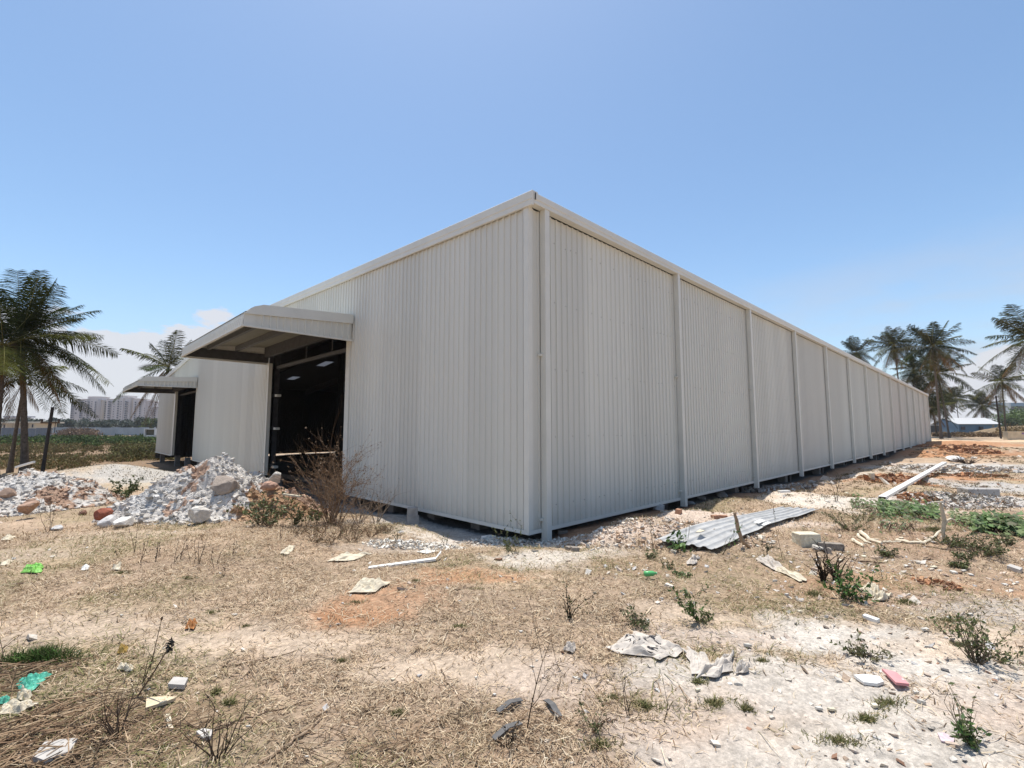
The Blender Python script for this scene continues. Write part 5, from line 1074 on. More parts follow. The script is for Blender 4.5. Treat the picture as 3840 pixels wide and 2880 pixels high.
# left foreground litter
slab('floor_tile', [(628, 2590), (650, 2562), (704, 2566), (690, 2594)], .03, M['tile'], 'thick square grey tile in the left foreground', 'tile', lift=.015)
slab('wood_offcut', [(545, 2672), (548, 2632), (620, 2628), (658, 2634), (610, 2652)], .02, cmat('raw_wood', (.62, .50, .33), var=.15, scale=20), 'pale wedge shaped wood offcut below the grey tile', 'wood offcut', lift=.01)
slab('wood_offcut', [(618, 2690), (636, 2686), (650, 2742), (634, 2746)], .015, M['paper'], 'narrow cream scrap below the wedge shaped wood offcut', 'scrap')
slab('flat_stone', [(735, 2758), (760, 2746), (798, 2752), (790, 2776), (760, 2782)], .02, M['tile'], 'flat grey stone at the right of the dead shrub in the left foreground', 'stone')
slab('stone_slab', [(120, 2860), (170, 2800), (290, 2790), (260, 2840), (170, 2878)], .03, M['tile'], 'grey stone slab half buried in brush at the bottom left', 'stone')
teal = cmat('teal_plastic', (.10, .42, .30), rough=.5, var=.2, scale=40); lime = cmat('lime_plastic', (.22, .50, .10), rough=.5, var=.2, scale=30)
cloth('teal_plastic_sheet', [(64, 2590), (72, 2566), (196, 2538), (110, 2608)], .05, 31, teal, 'crumpled teal plastic sheet in the left foreground', 'plastic')
cloth('teal_plastic_sheet', [(-6, 2652), (0, 2630), (34, 2630), (24, 2650)], .03, 32, teal, 'small teal plastic scrap at the left edge', 'plastic')
cloth('crumpled_paper', [(60, 2632), (80, 2604), (120, 2616), (100, 2640)], .04, 33, M['paper'], 'cream paper scrap directly below the teal plastic', 'paper')
cloth('crumpled_paper', [(-5, 2690), (20, 2650), (140, 2650), (70, 2684)], .04, 34, M['paper'], 'torn cream paper heap at the left edge below the teal scrap', 'paper')
cloth('crumpled_paper', [(436, 2518), (450, 2500), (502, 2514), (490, 2526)], .03, 35, M['paper'], 'torn cream paper between the grass tuft and the grey tile', 'paper')
cloth('green_bag', [(78, 2152), (100, 2126), (162, 2128), (150, 2152)], .06, 36, lime, 'bright green plastic bag on the dry grass at left', 'plastic bag')
cloth('white_scrap', [(303, 2142), (315, 2124), (335, 2128), (328, 2142)], .03, 37, M['white_paint'], 'white scrap on the grass right of the bright green bag', 'paper')
cloth('dry_husk', [(415, 2140), (440, 2134), (458, 2118), (450, 2142)], .04, 38, M['paper'], 'curled pale husk on the grass right of the white scrap', 'husk')
cloth('dry_husk', [(0, 2125), (20, 2108), (52, 2106), (30, 2122)], .03, 39, M['paper'], 'pale husk at the left edge above the green bag', 'husk')
cloth('dry_husk', [(5, 2030), (25, 2012), (58, 2014), (40, 2028)], .04, 40, M['paper'], 'pale husk at the left edge in front of the rubble', 'husk')
cloth('orange_leaf', [(696, 2364), (706, 2340), (738, 2346), (726, 2366)], .05, 41, cmat('orange_leaf', (.45, .20, .07)), 'curled orange dead leaf in the left foreground', 'leaf')
cloth('orange_leaf', [(440, 2458), (450, 2436), (478, 2440), (470, 2458)], .04, 42, cmat('yellow_leaf', (.38, .25, .07)), 'curled yellowish dead leaf right of the green grass tuft', 'leaf')
bt = G(2440, 2170); root = empty('green_bottle', bt, 'green plastic bottle lying on a small plant below the galvanised sheet', 'bottle'); lL = px2m(50, 2440, 2170); dd = nrm(_R*1.0+np.array([_h[0], _h[1], 0])*.15)
MB().tube([dd*-lL*.5+(0, 0, .06), dd*-lL*.46+(0, 0, .06), dd*lL*.15+(0, 0, .06), dd*lL*.34+(0, 0, .06), dd*lL*.42+(0, 0, .06)], [.022, .032, .032, .016, .013], 10).build('body', cmat('bottle_green', (.12, .45, .16), rough=.25), root, smooth=True)
MB().tube([dd*lL*.425+(0, 0, .06), dd*lL*.5+(0, 0, .06)], .016, 10).build('cap', cmat('bottle_cap', (.35, .6, .35)), root)
for a, b, lab in (((1866, 2678), (1956, 2636), 'upper left dark grey strip in the bottom centre'), ((1850, 2782), (1953, 2724), 'lower left dark grey strip in the bottom centre'), ((2048, 2634), (2098, 2702), 'dark grey strip right of the other two in the bottom centre')):
    A_, B_ = G(*a), G(*b); dv = nrm(B_-A_); wd = nrm(np.cross(dv, up))*.020; Lx = np.linalg.norm(B_-A_); Mi = (A_+B_)/2; mb = MB()
    A2, M2, B2 = A_+up*.02, Mi+up*.045, B_+up*.025; mb.add([A2-wd, A2+wd, M2+wd, M2-wd, B2+wd, B2-wd], [(0, 1, 2, 3), (3, 2, 4, 5)]); o = mb.build('grey_strip', M['grey_strip'], loc=tuple(A_)); md = o.modifiers.new('t', 'SOLIDIFY'); md.thickness = .006; tag(o, lab, 'strip')
# sticks
STK = [([(22, 2876), (120, 2800), (215, 2714)], .011, 'stick', 'thick pale stick slanting across the bottom left corner'), ([(590, 2729), (820, 2735), (898, 2709)], .006, 'twig', 'long dark twig below the wood offcut'),
 ([(57, 2536), (185, 2511), (340, 2532)], .006, 'twig', 'curved dark stick above the teal plastic'), ([(484, 2551), (600, 2550), (718, 2540)], .004, 'twig', 'thin dark twig just above the grey tile'),
 ([(324, 2868), (434, 2745)], .007, 'stick', 'pale straight stick at the bottom left below the dead shrub'), ([(800, 2735), (898, 2708), (1000, 2680), (1160, 2628)], .006, 'twig', 'very long thin dark twig left of the forked branch'),
 ([(980, 2725), (1087, 2667)], .005, 'twig', 'short dark twig between the long twig and the thick pale branch'), ([(964, 2872), (1060, 2815), (1161, 2749), (1224, 2671)], .011, 'stick', 'thick pale bent branch at the bottom left of centre'),
 ([(833, 2505), (980, 2480), (1112, 2444)], .006, 'twig', 'long reddish twig on the bare path left of centre'), ([(1239, 2555), (1280, 2588), (1330, 2598)], .004, 'twig', 'curved dark twig above the white chip'),
 ([(1440, 2815), (1480, 2826), (1521, 2856)], .005, 'twig', 'dark bent twig near the bottom centre left'), ([(1378, 2509), (1450, 2510)], .005, 'twig', 'short straight twig above the white chip'),
 ([(1657, 2524), (1698, 2585)], .005, 'twig', 'short dark twig slanting left of the thin sapling'), ([(2006, 2635), (2104, 2616)], .005, 'stick', 'pale short stick above the right grey strip'),
 ([(2222, 2735), (2270, 2718), (2315, 2706)], .010, 'twig', 'knobbly dark branch right of the grey strips'), ([(1700, 2218), (1770, 2205)], .006, 'twig', 'short twig at the top of the red soil patch'),
 ([(1675, 2370), (1728, 2355)], .006, 'stick', 'short reddish stick on the red soil patch'), ([(118, 2680), (160, 2728), (246, 2764)], .005, 'twig', 'curved dark twig in the brush at the bottom left'),
 ([(150, 1300+900), (190, 2180)], .004, 'twig', 'tiny twig at the left edge in the dry grass'), ([(395, 2010), (500, 1992)], .004, 'twig', 'thin twig in front of the grey stone block'),
 ([(3220, 2108), (3320, 2114)], .012, 'twig', 'dark stick on the bare reddish soil at right'), ([(3460, 2050), (3560, 2064), (3646, 2072)], .010, 'stick', 'long thin stick at the foot of the pale dead stalk'),
 ([(3430, 2114), (3478, 2090)], .012, 'stick', 'pale stick of the small V shape at right'), ([(3470, 2102), (3506, 2098)], .010, 'twig', 'dark stick of the small V shape at right'),
 ([(2575, 2400), (2640, 2388), (2710, 2372)], .003, 'twig', 'thin straight twig lying on the chalky ground behind the torn sack'), ([(1390, 2040), (1500, 2054)], .005, 'twig', 'thin dark twig on the chalky patch before the gable wall')]
for pts, r_, mk, lab in STK: stick(pts, r_, M[mk], lab)
# pale dead plant and husks at right
dS = depth_of(G(3537, 2036)); stalk([(3540, 2034), (3536, 1990), (3541, 1950), (3531, 1905), (3527, 1884), (3505, 1882)], dS, [.022, .026, .03, .024, .017, .012], cmat('bleached', (.50, .44, .33), var=.2, scale=14), 'tall bleached dead stalk standing among the vines at right')
stalk([(3537, 1975), (3552, 1952), (3566, 1945), (3580, 1952), (3584, 1972)], dS+.1, [.02, .018, .016, .014, .01], cmat('bleached', (.5, .44, .33)), 'arched bleached branch curling right of the tall dead stalk')
for pts, r_, lab in (([(3368, 2030), (3417, 2040), (3466, 2042), (3504, 2019), (3533, 1993)], .028, 'long curved pale husk reaching to the dead stalk'), ([(3310, 2037), (3345, 2038), (3374, 2035)], .022, 'short pale husk left of the long curved one'), ([(3232, 2001), (3260, 2030), (3316, 2047)], .035, 'broad bleached palm husk lying left of the vines'), ([(3215, 2010), (3245, 2036), (3262, 2042)], .025, 'narrow bleached husk beside the broad one'), ([(3200, 2030), (3240, 2054)], .03, 'white husk piece nearest the stone block')):
    stick(pts, r_, cmat('husk', (.66, .58, .44), var=.12, scale=12), lab, name='palm_husk', cat='husk')

# ---- plants
OL = ((.10, .12, .045), (.14, .16, .06), (.07, .085, .03)); GRN = ((.07, .14, .03), (.10, .18, .045), (.045, .09, .02)); PALE = ((.16, .22, .08), (.22, .28, .12), (.08, .12, .04))
shrub(1238, 1962, 1.35, 201, 'tall dense brown dry shrub at the left end of the gable wall', stems=26, depth=2, spread=.38, rad=.009, twigcol=(.20, .125, .075), leaves=1500, leafcol=((.17, .11, .06), (.22, .15, .09)), leaf=.022, kids=4)
shrub(1262, 1975, 1.0, 202, 'second dry shrub leaning left against the gable wall corner', stems=16, depth=2, spread=.5, lean=(.1, 0), rad=.007, twigcol=(.24, .16, .10), leaves=200, leafcol=((.20, .14, .08),), leaf=.02, kids=4)
shrub(1345, 1965, .95, 203, 'leafless grey shrub in front of the gable wall base', stems=7, depth=2, spread=.6, lean=(.2, 0), rad=.010, twigcol=(.28, .22, .17))
shrub(1412, 1958, .75, 204, 'leafless pale shrub with dark seed heads before the gable wall', stems=6, depth=2, spread=.6, rad=.010, twigcol=(.30, .24, .18), leaves=60, leafcol=((.03, .03, .02),), leaf=.02)
shrub(1150, 1900, .95, 205, 'dead branches in front of the dark doorway', stems=6, depth=2, spread=.7, rad=.009, twigcol=(.26, .20, .16), leaves=40, leafcol=((.25, .28, .12),), leaf=.03)
shrub(1010, 1975, .62, 206, 'leafy olive green bush at the foot of the orange soil', cat='bush', name='leafy_bush', stems=12, depth=1, spread=.55, rad=.006, leaves=420, leafcol=OL+((.26, .30, .16),), leaf=.036)
shrub(975, 1968, .50, 207, 'dark stemmed leafy bush just left of the olive one', cat='bush', name='leafy_bush', stems=9, depth=1, spread=.5, rad=.006, leaves=220, leafcol=OL, leaf=.034)
shrub(1100, 1972, .36, 208, 'low dark green plant between the leafy bush and the dry shrubs', cat='plant', name='weed_plant', stems=9, depth=1, spread=.6, leaves=220, leafcol=OL, leaf=.03)
shrub(1178, 1955, .30, 209, 'low bright green plant among the dry stems before the doorway', cat='plant', name='weed_plant', stems=9, depth=1, spread=.7, leaves=200, leafcol=GRN, leaf=.034)
gs = 'thin dry stems in front of the orange soil'
for px, py, h in ((1108, 1985, .62), (1125, 1978, .7), (1148, 1975, .55), (1160, 1990, .8), (1185, 1980, .7), (1054, 2022, .35), (1215, 2020, .5), (1300, 2010, .45), (1275, 2000, .6), (1330, 2020, .35)):
    shrub(px, py, h, int(px), 'thin upright dry stem standing in front of the orange soil and dry shrubs', 'weed', 'dry_weed', stems=2, depth=1, spread=.15, rad=.005, twigcol=(.12, .08, .055), group=gs, leaves=14, leafcol=((.08, .055, .035),), leaf=.012)
for i, (px, py, h) in enumerate(((1120, 2005, .22), (1170, 2010, .25), (1210, 2000, .3), (1260, 2020, .28), (1300, 2000, .3), (1345, 2005, .25), (1390, 2015, .25), (1240, 2040, .2), (1420, 2000, .22), (1455, 1995, .2), (1180, 2035, .18), (1320, 2035, .18))):
    shrub(px, py, h, 900+i, 'low tangled brown weed in front of the dry shrubs', 'weed', 'dry_weed', stems=12, depth=1, spread=1.0, rad=.004, twigcol=(.19, .12, .075), leaves=120, leafcol=((.17, .12, .06), (.11, .10, .045), (.22, .16, .09)), leaf=.016, group='low tangled weeds before the dry shrubs', kids=4)
def upright(px, py, h, seed, lab, leaves=120, cols=OL, leaf=.018, stems=4, spread=.3, tw=(.10, .08, .05), lean=(0, 0), name='weed_plant', cat='plant', rad=.004): return shrub(px, py, h, seed, lab, cat, name, stems=stems, depth=1, spread=spread, rad=rad, twigcol=tw, leaves=leaves, leafcol=cols, leaf=leaf, lean=lean)
upright(1925, 2078, .42, 301, 'small grey green weed on the chalky rim by the corner', 160)
upright(1905, 2066, .20, 302, 'low weed beside the taller one on the chalky rim', 120, spread=.8)
upright(1945, 2082, .22, 303, 'bare brown twig just right of the weed on the chalky rim', 0, stems=2)
upright(1668, 2046, .22, 304, 'small bare weed on the chalky rim in the middle of the gable', 30)
upright(1490, 2030, .35, 305, 'thin green weed at the left end of the chalky patch', 60)
upright(2137, 2322, .28, 306, 'dark stemmed plant with light green top in the centre foreground', 110, cols=((.03, .035, .015), (.05, .06, .02), (.10, .12, .03)), leaf=.014, stems=5, spread=.15, tw=(.03, .02, .015), rad=.006)
upright(2390, 2342, .17, 307, 'rounded green tuft right of the dark stemmed plant', 220, cols=OL, leaf=.016, stems=14, spread=1.1)
upright(2625, 2335, .34, 308, 'green leafy plant leaning to the left on the chalky ground', 240, cols=GRN+OL, leaf=.02, stems=5, spread=.25, lean=(-.55, 0))
upright(2650, 2332, .12, 309, 'low green sprout at the foot of the leaning plant', 100, cols=OL, stems=8, spread=1.0)
upright(2455, 2064, .45, 310, 'thin bare stem at the left end of the galvanised sheet', 6, stems=2, spread=.1)
upright(2548, 2066, .26, 311, 'broad leaved green plant at the near end of the galvanised sheet', 90, cols=GRN, leaf=.045, stems=8, spread=.9)
upright(2570, 2048, .5, 312, 'long bare stem leaning right behind the broad leaved plant', 0, stems=2, spread=.1, lean=(.35, 0))
upright(2430, 2092, .16, 313, 'low weed left of the broad leaved plant', 120, spread=.9, stems=8)
upright(2700, 2082, .45, 314, 'pair of dark curved stems at the near right corner of the sheet', 24, cols=GRN, leaf=.025, stems=3, spread=.2, lean=(.5, 0))
upright(2872, 2094, .28, 315, 'dark conical seedling right of the galvanised sheet', 200, cols=((.05, .055, .03), (.08, .09, .045)), leaf=.014, stems=4, spread=.12)
upright(2935, 2100, .62, 316, 'tall thin bare stem between the sheet and the stone block', 4, stems=1, spread=.05)
for i, (px, py, h, lab) in enumerate(((3088, 2182, .38, 'left black stump of the dead stems below the stone slab'), (3130, 2178, .42, 'right black stump of the dead stems below the stone slab'))):
    upright(px, py, h, 320+i, lab, 60, cols=((.03, .025, .02),), leaf=.015, stems=7, spread=.15, tw=(.045, .03, .02), rad=.012, name='dead_stump', cat='dead plant')
upright(3165, 2172, .5, 322, 'forked bare twig right of the black stumps', 10, stems=2, spread=.2, lean=(.7, 0), tw=(.10, .06, .04))
upright(3318, 2170, .35, 323, 'single thin upright stem on the bare soil at right', 4, stems=1, spread=.05)
upright(3185, 2250, .30, 324, 'dark green leafy plant left of the torn cream papers', 260, cols=GRN, leaf=.032, stems=12, spread=.8, name='leafy_plant')
upright(2560, 2162, .10, 325, 'low yellow green plant below the galvanised sheet', 160, cols=PALE, leaf=.02, stems=12, spread=1.5)
upright(2500, 2130, .10, 326, 'small dark plant left of the low yellow green one', 80, stems=7, spread=1.0)
upright(3665, 2488, .36, 327, 'large sparse green bush near the right edge of the chalky ground', 420, cols=OL+((.12, .16, .04),), leaf=.016, stems=16, spread=.5, tw=(.13, .10, .07), name='sparse_bush', cat='bush', rad=.005)
upright(3715, 2486, .22, 328, 'low spreading part of sparse bush at the right edge', 160, stems=9, spread=1.2, lean=(.5, 0), tw=(.13, .10, .07))
upright(3250, 2478, .16, 329, 'low dry tuft above the white board piece', 140, cols=((.14, .12, .05), (.10, .10, .045)), stems=12, spread=1.2)
upright(3215, 2460, .14, 330, 'small dark tuft left of the low dry tuft', 70, stems=7, spread=.9)
upright(3650, 2800, .14, 331, 'grassy green plant at the bottom right', 160, cols=GRN+OL, leaf=.02, stems=12, spread=.5)
upright(3620, 2740, .26, 332, 'thin dry plant behind the grassy green one', 20, stems=5, spread=.4, tw=(.22, .18, .12))
for i, (px, py, h, lab) in enumerate(((3640, 2060, .30, 'upper twiggy grey green scrub right of the dead stalk'), (3680, 2085, .34, 'middle twiggy grey green scrub right of the dead stalk'), (3720, 2080, .26, 'rightmost twiggy grey green scrub right of the dead stalk'), (3620, 2095, .18, 'lowest dark scrub right of the dead stalk'), (3560, 2050, .3, 'black leaved tuft at the foot of the dead stalk'), (3760, 2040, .22, 'small dark weed below the right vine patch'), (3330, 2085, .2, 'dark weed left of the single thin stem'), (3600, 2130, .14, 'low green weed above the white shards'), (3240, 1960, .5, 'tangled bare shrub left of the first vine patch'), (3190, 1990, .45, 'green flecked shrub in front of the tangled bare one'))):
    shrub(px, py, h*.85, 340+i, lab, 'scrub', 'scrub', stems=14, depth=1, spread=1.2, rad=.006, twigcol=(.15, .12, .08), leaves=230, leafcol=OL+((.17, .17, .08),), leaf=.022, kids=4)
upright(3137, 1880, .9, 351, 'tall dry weed leaning left beyond the galvanised sheet', 60, cols=((.12, .09, .05),), stems=3, spread=.15, lean=(-.25, 0), leaf=.02, rad=.008)
upright(3510, 1890, .55, 352, 'dark twiggy weed behind the tall bleached stalk', 140, stems=8, spread=.5)
upright(3580, 1880, .5, 353, 'dry twiggy weed behind the arched branch', 140, cols=((.17, .15, .08), (.11, .10, .05)), stems=9, spread=.6)
upright(3650, 1895, .45, 354, 'brown dry weed right of the arched branch', 160, cols=((.16, .11, .06), (.10, .08, .045)), stems=10, spread=.8)
upright(3750, 1915, .5, 355, 'dark brown dead weed near the right edge behind the vines', 160, cols=((.12, .07, .045), (.08, .05, .03)), stems=10, spread=.8)
upright(530, 2572, .30, 356, 'left bare weed stem beside the one with the dark seed head', 8, stems=2, spread=.1, lean=(.2, 0))
# weed with dark seed head
p0 = G(513, 2616); dd_ = depth_of(p0); p1 = P3(652, 2398, dd_); root = empty('seed_head_weed', p0, 'tall leaning dead weed with a dark seed head in the left foreground', 'dead plant'); q1 = p1-p0
MB().tube([(0, 0, 0), q1*.5+np.array([0, 0, -.01]), q1*.8], [.006, .005, .004], 6).build('stem', M['twig'], root)
qs_, ks_ = leafy(q1*.9, (.022, .022, .05), 90, .012, ((.03, .03, .025), (.06, .06, .05)), np.random.default_rng(2)); fast_mesh('seed_head', qs_, 4, M['leaf'], ks_, root)
p0 = G(560, 2520); p1 = P3(606, 2322, depth_of(p0)); root = empty('dry_weed', p0, 'tall thin weed stem with small pod behind the dark seed head', 'dead plant'); q1 = p1-p0; MB().tube([(0, 0, 0), q1*.5, q1], [.004, .003, .002], 5).build('stem', M['twig'], root); MB().tube([q1*.97, q1*1.02, q1*1.05], [.003, .010, .003], 6).build('pod', M['twig'], root)
shrub(443, 2764, .30, 357, 'spiky dead shrub with bare branches in the left foreground', stems=9, depth=2, spread=.6, rad=.005, twigcol=(.10, .07, .05), kids=2)
shrub(820, 2850, .34, 358, 'black bladed dead plant at the bottom left', 'dead plant', 'dead_plant', stems=9, depth=1, spread=.5, rad=.0045, twigcol=(.07, .05, .035))
shrub(20, 2500, .36, 359, 'bare dark twigs at the left edge beside the green grass tuft', 'dead plant', 'dead_plant', stems=5, depth=1, spread=.5, rad=.005, twigcol=(.08, .055, .04))
shrub(1955, 2738, .62, 360, 'tall thin leafless sapling between the grey strips', 'sapling', 'bare_sapling', stems=1, depth=2, spread=.08, rad=.0045, twigcol=(.09, .06, .04), kids=5)
shrub(1905, 2800, .13, 361, 'dark clump of dead weed at the lower grey strip', 'dead plant', 'dead_plant', stems=8, depth=1, spread=.5, rad=.004, twigcol=(.05, .035, .025), leaves=60, leafcol=((.06, .05, .035),), leaf=.010)
shrub(2360, 2690, .30, 362, 'thin dark stem below the printed sack', 'dead plant', 'dead_plant', stems=2, depth=1, spread=.15, rad=.004, twigcol=(.09, .065, .045), lean=(-.2, 0))
shrub(2484, 2712, .24, 363, 'thin dark stem right of the one below the printed sack', 'dead plant', 'dead_plant', stems=1, depth=1, spread=.1, rad=.004, twigcol=(.09, .065, .045))
shrub(2090, 2590, .14, 364, 'small pale forked weed above the right grey strip', 'dead plant', 'dead_plant', stems=3, depth=1, spread=.4, rad=.003, twigcol=(.30, .22, .14))
shrub(2225, 2740, .20, 365, 'sprouting dry weed beside the knobbly dark branch', 'dead plant', 'dead_plant', stems=5, depth=1, spread=.6, rad=.003, twigcol=(.14, .11, .06), leaves=80, leafcol=OL, leaf=.012)
shrub(182, 1994, .62, 366, 'small bare sapling standing alone before the left rubble heap', 'sapling', 'bare_sapling', stems=3, depth=2, spread=.25, rad=.007, twigcol=(.20, .15, .11), leaves=80, leafcol=((.22, .18, .13),), leaf=.02)
shrub(470, 1862, .62, 367, 'dense green low bush behind the left rubble heap', 'bush', 'green_bush', stems=14, depth=1, spread=.8, leaves=700, leafcol=((.06, .085, .025), (.09, .11, .035)), leaf=.045, rad=.008, at=P3(470, 1828, 15.5)*np.array([1, 1, 0])+np.array([0, 0, hz1(*P3(470, 1828, 15.5)[:2])]))
for i, (px, py, h) in enumerate(((505, 2072, .5), (525, 2110, .3), (585, 2108, .28), (600, 2090, .26), (655, 2108, .55), (670, 2100, .35), (725, 2108, .5), (748, 2112, .42), (810, 2128, .45), (840, 2165, .18), (440, 2085, .14), (870, 2080, .3))):
    shrub(px, py, h, 600+i, 'thin bare stem standing in the dry grass left of centre', 'weed', 'dry_weed', stems=2, depth=1 if i % 2 else 0, spread=.2, rad=.0045, twigcol=(.10, .07, .05), leaves=20, leafcol=((.06, .045, .03),), leaf=.012, group='bare stems in the dry grass left of centre')
# grass tufts
def tuft(px, py, w, h, n, seed, lab, cols=GRN+OL, group=None, sp=1.0):
    p = G(px, py); r = np.random.default_rng(seed); a = r.uniform(0, 6.28, n); q = w*np.abs(r.normal(0, .5, n))*(1+.5*np.sin(a*2+seed)); B = np.stack([np.cos(a)*q*_R[0]*1.0+np.sin(a)*q*.45*_h[0], np.cos(a)*q*_R[1]+np.sin(a)*q*.45*_h[1], np.zeros(n)], 1)
    D = nrm(np.stack([r.normal(0, .45*sp, n), r.normal(0, .45*sp, n), np.ones(n)], 1)); L = (h*r.uniform(.4, 1, n))[:, None]; S = nrm(np.cross(D, r.normal(size=(n, 3))))*.0022; Mi = B+D*L*.6; T = Mi+nrm(D+np.stack([r.normal(0, .5, n), r.normal(0, .5, n), np.zeros(n)-.3], 1))*L*.4
    for X in (B, Mi, T): X[:, 2] -= .01
    Q = np.concatenate([np.stack([B-S, B+S, Mi+S, Mi-S], 1), np.stack([Mi-S, Mi+S, T+S*.2, T-S*.2], 1)]); c = np.asarray(cols)[r.integers(0, len(cols), n)]*r.uniform(.7, 1.3, (n, 1))
    o = fast_mesh('grass_tuft', Q+p, 4, M['dry'], np.concatenate([c, c]), loc=tuple(p)); return tag(o, lab, 'grass tuft', group)
tuft(150, 2480, .24, .15, 1500, 1, 'large dark green grass tuft at the left edge'); tuft(70, 2490, .10, .10, 400, 2, 'small green tuft beside the large one at the left edge')
for i, (px, py, w, h) in enumerate(((810, 2600, .05, .06), (860, 2640, .04, .06), (1490, 2680, .06, .06), (1960, 2850, .08, .07), (790, 2300, .08, .05), (920, 2350, .05, .04), (2300, 2620, .12, .05), (2410, 2650, .14, .06), (2470, 2560, .12, .05), (2620, 2560, .10, .05), (2800, 2660, .12, .05), (3330, 2640, .14, .06), (3250, 2700, .12, .06), (3000, 2720, .12, .06), (3150, 2780, .14, .06), (3600, 2420, .10, .05), (2860, 2480, .10, .04), (1330, 2260, .10, .04), (600, 2265, .10, .05), (450, 2150, .18, .05), (700, 2170, .2, .05), (1790, 2210, .14, .04), (1560, 2180, .12, .04), (2200, 2150, .1, .04), (2680, 2640, .12, .06), (2250, 2800, .12, .07), (1730, 2350, .12, .04), (1280, 2480, .07, .04), (2900, 2370, .1, .05), (3050, 2230, .2, .06), (3400, 2260, .25, .06), (3550, 2330, .2, .05), (3500, 1990, .3, .1), (2980, 2150, .2, .06))):
    if i % 5 != 3: tuft(px, py, w*(.7+.7*((i*37) % 10)/10), h*1.1, int(1700*w)+90, 20+i, 'small low grass tuft scattered on the open ground', cols=((.13, .14, .055), (.20, .19, .08), (.32, .27, .14), (.16, .16, .06)), group='small grass tufts on the open ground', sp=1.6)
# vines
def vine(px0, px1, py0, py1, n, seed, lab, leaf, cols=((.09, .16, .04), (.13, .20, .06), (.06, .10, .03), (.18, .24, .09), (.10, .10, .04))):
    r = np.random.default_rng(seed); Q = []; K = []
    t = r.random(n); u = r.normal(0, .36, n); c0 = G((px0+px1)/2, (py0+py1)/2)
    for a, b in zip(t, u):
        p = G(px0+(px1-px0)*a, py0+(py1-py0)*a+(1 if px1 > px0 else 1)*b*34); nn = nrm(np.array([r.normal(0, .45), r.normal(0, .45), 1.0])-np.array([_h[0], _h[1], 0])*.35); e1 = nrm(np.cross(nn, r.normal(size=3))); e2 = np.cross(nn, e1); s = leaf*r.uniform(.5, 1.2); p = p+np.array([0, 0, r.uniform(.03, .22)])
        pts = [p-e1*s*.55, p-e1*s*.15+e2*s*.5, p+e1*s*.9, p-e1*s*.15-e2*s*.5]; Q.append(pts); K.append(np.asarray(cols[r.integers(0, len(cols))])*r.uniform(.75, 1.25))
    o = fast_mesh('creeping_vine', np.array(Q), 4, M['leaf'], np.array(K), loc=tuple(c0)); tag(o, lab, 'vine'); 
    mb = MB()
    for i in range(26):
        a = r.random(); b = r.normal(0, .3); p = G(px0+(px1-px0)*a, py0+(py1-py0)*a+b*34); q = G(px0+(px1-px0)*min(1, a+.12), py0+(py1-py0)*min(1, a+.12)+r.normal(0, .3)*34); mb.tube([p+(0, 0, .03), (p+q)/2+(0, 0, .1), q+(0, 0, .03)], .006, 5)
    mb.build('stems', M['twig'], None).parent = o; o.children[0].location = tuple(-np.asarray(o.location)); return o
vine(3290, 3520, 1918, 1940, 900, 401, 'creeping green vine with broad leaves left of the bleached stalk', .085)
vine(3190, 3300, 1892, 1925, 260, 402, 'thinner yellowish vine running left from the broad leaved one', .06, cols=((.10, .16, .05), (.14, .18, .07), (.16, .14, .07)))
vine(3640, 3850, 1975, 1996, 800, 403, 'creeping green vine with broad leaves at the right edge', .085)
vine(3560, 3660, 1956, 1980, 240, 404, 'thin yellow green vine between the two broad leaved ones', .05, cols=((.15, .20, .07), (.18, .22, .09)))
vine(3430, 3300, 1990, 1985, 120, 405, 'few small vine leaves below the left broad leaved vine', .045, cols=((.12, .16, .06), (.15, .17, .08)))
# red dug soil clumps (countless clods)
def clods(name, px, py, rx, rd, n, seed, smin, smax, cols):
    p = G(px, py); d = depth_of(p); r = np.random.default_rng(seed); a = r.uniform(0, 6.28, n); q = np.sqrt(r.random(n)); X = p[0]+(_R[0]*np.cos(a)*rx*d/FPX+_h[0]*np.sin(a)*rd)*q; Y = p[1]+(_R[1]*np.cos(a)*rx*d/FPX+_h[1]*np.sin(a)*rd)*q; S = smin+(smax-smin)*r.random(n)**2.5
    return tag(stones(name, np.stack([X, Y, height(X, Y)+S*.12+.05*(1-q)], 1), S, np.asarray(cols)[r.integers(0, len(cols), n)]*r.uniform(.7, 1.2, (n, 1)), r, M['stone'], flat=.7), kind='stuff')
RC = ((.38, .18, .09), (.30, .15, .08), (.45, .26, .14), (.22, .12, .07))
for i, (px, py, rx, rd, n, s0, s1) in enumerate(((3350, 1800, 100, 1.3, 420, .04, .2), (3450, 1868, 70, .6, 200, .03, .12), (3640, 1690, 90, 2.0, 320, .1, .4), (3540, 1674, 160, 3.0, 400, .1, .4), (3640, 1785, 130, .9, 260, .04, .16), (3520, 2195, 70, .25, 60, .02, .07), (3650, 1900, 160, .7, 500, .03, .12), (3620, 1760, 220, 2.5, 700, .05, .22), (3600, 1870, 200, 1.0, 420, .03, .14))):
    clods('soil_clods', px, py, rx, rd, n, 500+i, s0, s1, RC if i in (0, 1, 2, 3, 4, 5) else ((.62, .58, .52), (.50, .45, .40), (.36, .27, .20), (.44, .42, .40)))
clods('chalk_crumbs', 1960, 2040, 260, .5, 1100, 520, .012, .07, ((.70, .66, .58), (.62, .56, .47), (.50, .40, .32)))
clods('chalk_crumbs', 1560, 2050, 200, .35, 700, 521, .012, .06, ((.70, .66, .58), (.62, .56, .47)))
clods('shadow_rubble', 2900, 1835, 260, .5, 300, 522, .03, .18, ((.42, .38, .34), (.30, .24, .2), (.5, .46, .42)))
clods('path_chips', 2480, 1990, 420, .9, 1300, 523, .012, .07, ((.62, .52, .42), (.44, .30, .20), (.70, .64, .55)))
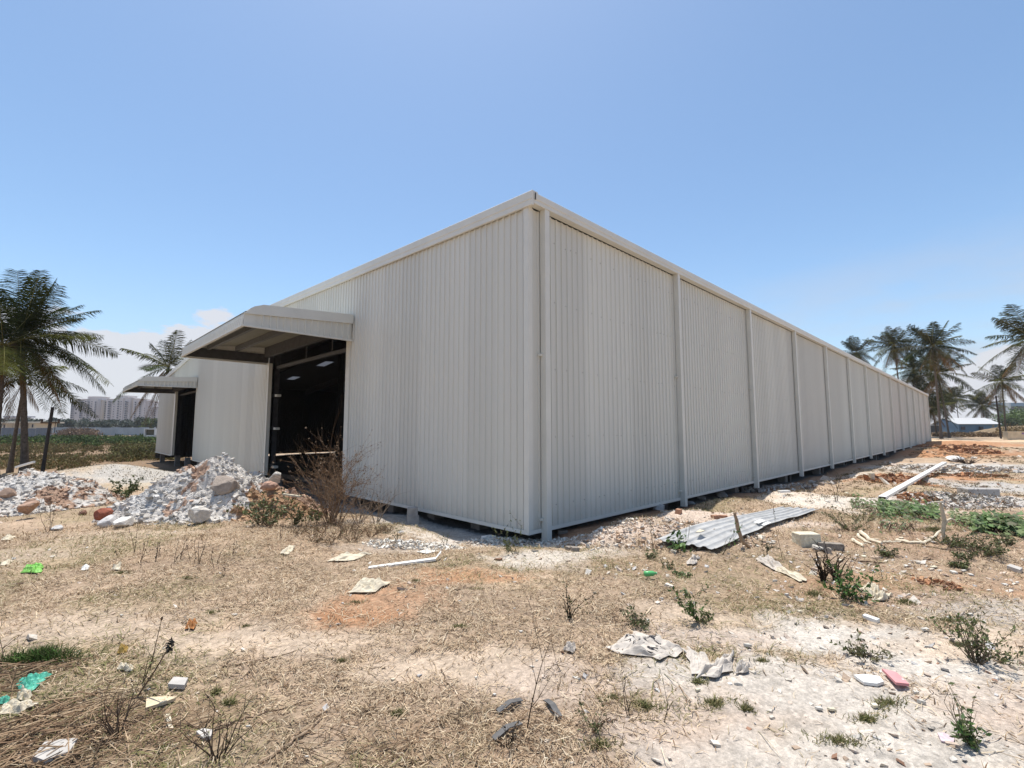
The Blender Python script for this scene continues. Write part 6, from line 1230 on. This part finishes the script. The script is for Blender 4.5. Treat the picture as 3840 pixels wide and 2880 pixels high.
# brush pile bottom left: countless thin dead stalks
def brush(px, py, rx, rd, n, seed, L0, L1, rad, cols, dirpx, name):
    p = G(px, py); d = depth_of(p); r = np.random.default_rng(seed); mb = MB()
    dr = nrm(G(px+dirpx[0], py+dirpx[1])-p); an0 = math.atan2(dr[1], dr[0])
    for i in range(n):
        a = r.uniform(0, 6.28); q = math.sqrt(r.random()); c = p+(_R*math.cos(a)*rx*d/FPX+np.array([_h[0], _h[1], 0])*math.sin(a)*rd)*q; an = an0+r.normal(0, .8); L = r.uniform(L0, L1); v = np.array([math.cos(an), math.sin(an), 0])*L/2; b = r.normal(0, .05, 3)*L
        z = hz1(c[0], c[1])+.008+.05*r.random()*(1-q); c[2] = z; k = r.normal(0, .025)*1.0; mb.tube([c-v+(0, 0, k), c+b*np.array([1, 1, .3])+(0, 0, .012), c+v-(0, 0, k*.5)], [rad*r.uniform(.6, 1.3), rad, rad*.5], 4, tuple(np.array(cols[r.integers(0, len(cols))])*r.uniform(.8, 1.2)), cap=False)
    return tag(mb.build(name, M['dry']), kind='stuff')
SC = ((.34, .23, .14), (.22, .14, .085), (.45, .33, .21), (.12, .08, .05))
brush(150, 2780, 260, .45, 300, 531, .12, .5, .0032, SC, (100, -40), 'dead_stalk_litter'); brush(60, 2540, 160, .35, 80, 532, .15, .5, .0035, SC, (100, -20), 'dead_stalk_litter'); brush(500, 2780, 260, .3, 140, 533, .08, .3, .0022, SC, (80, -30), 'dead_stalk_litter')
brush(1900, 2780, 380, .35, 160, 534, .06, .2, .0018, SC, (80, -50), 'dead_stalk_litter'); brush(1300, 2800, 300, .35, 160, 535, .06, .22, .0018, SC, (80, -40), 'dead_stalk_litter')
clods('mound_gravel', 455, 1745, 200, 2.0, 900, 540, .015, .05, ((.40, .35, .27), (.34, .28, .21), (.46, .42, .36)))
clods('mound_gravel', 640, 1800, 200, 1.5, 500, 541, .02, .05, ((.40, .35, .27), (.34, .28, .21), (.46, .42, .36)))

# thin summer haze over the plain
hb = MB(); hb.box(-900, 900, -900, 900, -4.5, 46)
hm = bpy.data.materials.new('haze_air'); hm.use_nodes = True; hm.node_tree.nodes.clear(); ho = hm.node_tree.nodes.new('ShaderNodeOutputMaterial'); hv = hm.node_tree.nodes.new('ShaderNodeVolumePrincipled')
hv.inputs['Density'].default_value = .00020; hv.inputs['Color'].default_value = (.90, .94, 1.0, 1); hm.node_tree.links.new(hv.outputs[0], ho.inputs['Volume']); tag(hb.build('haze', hm), kind='stuff')
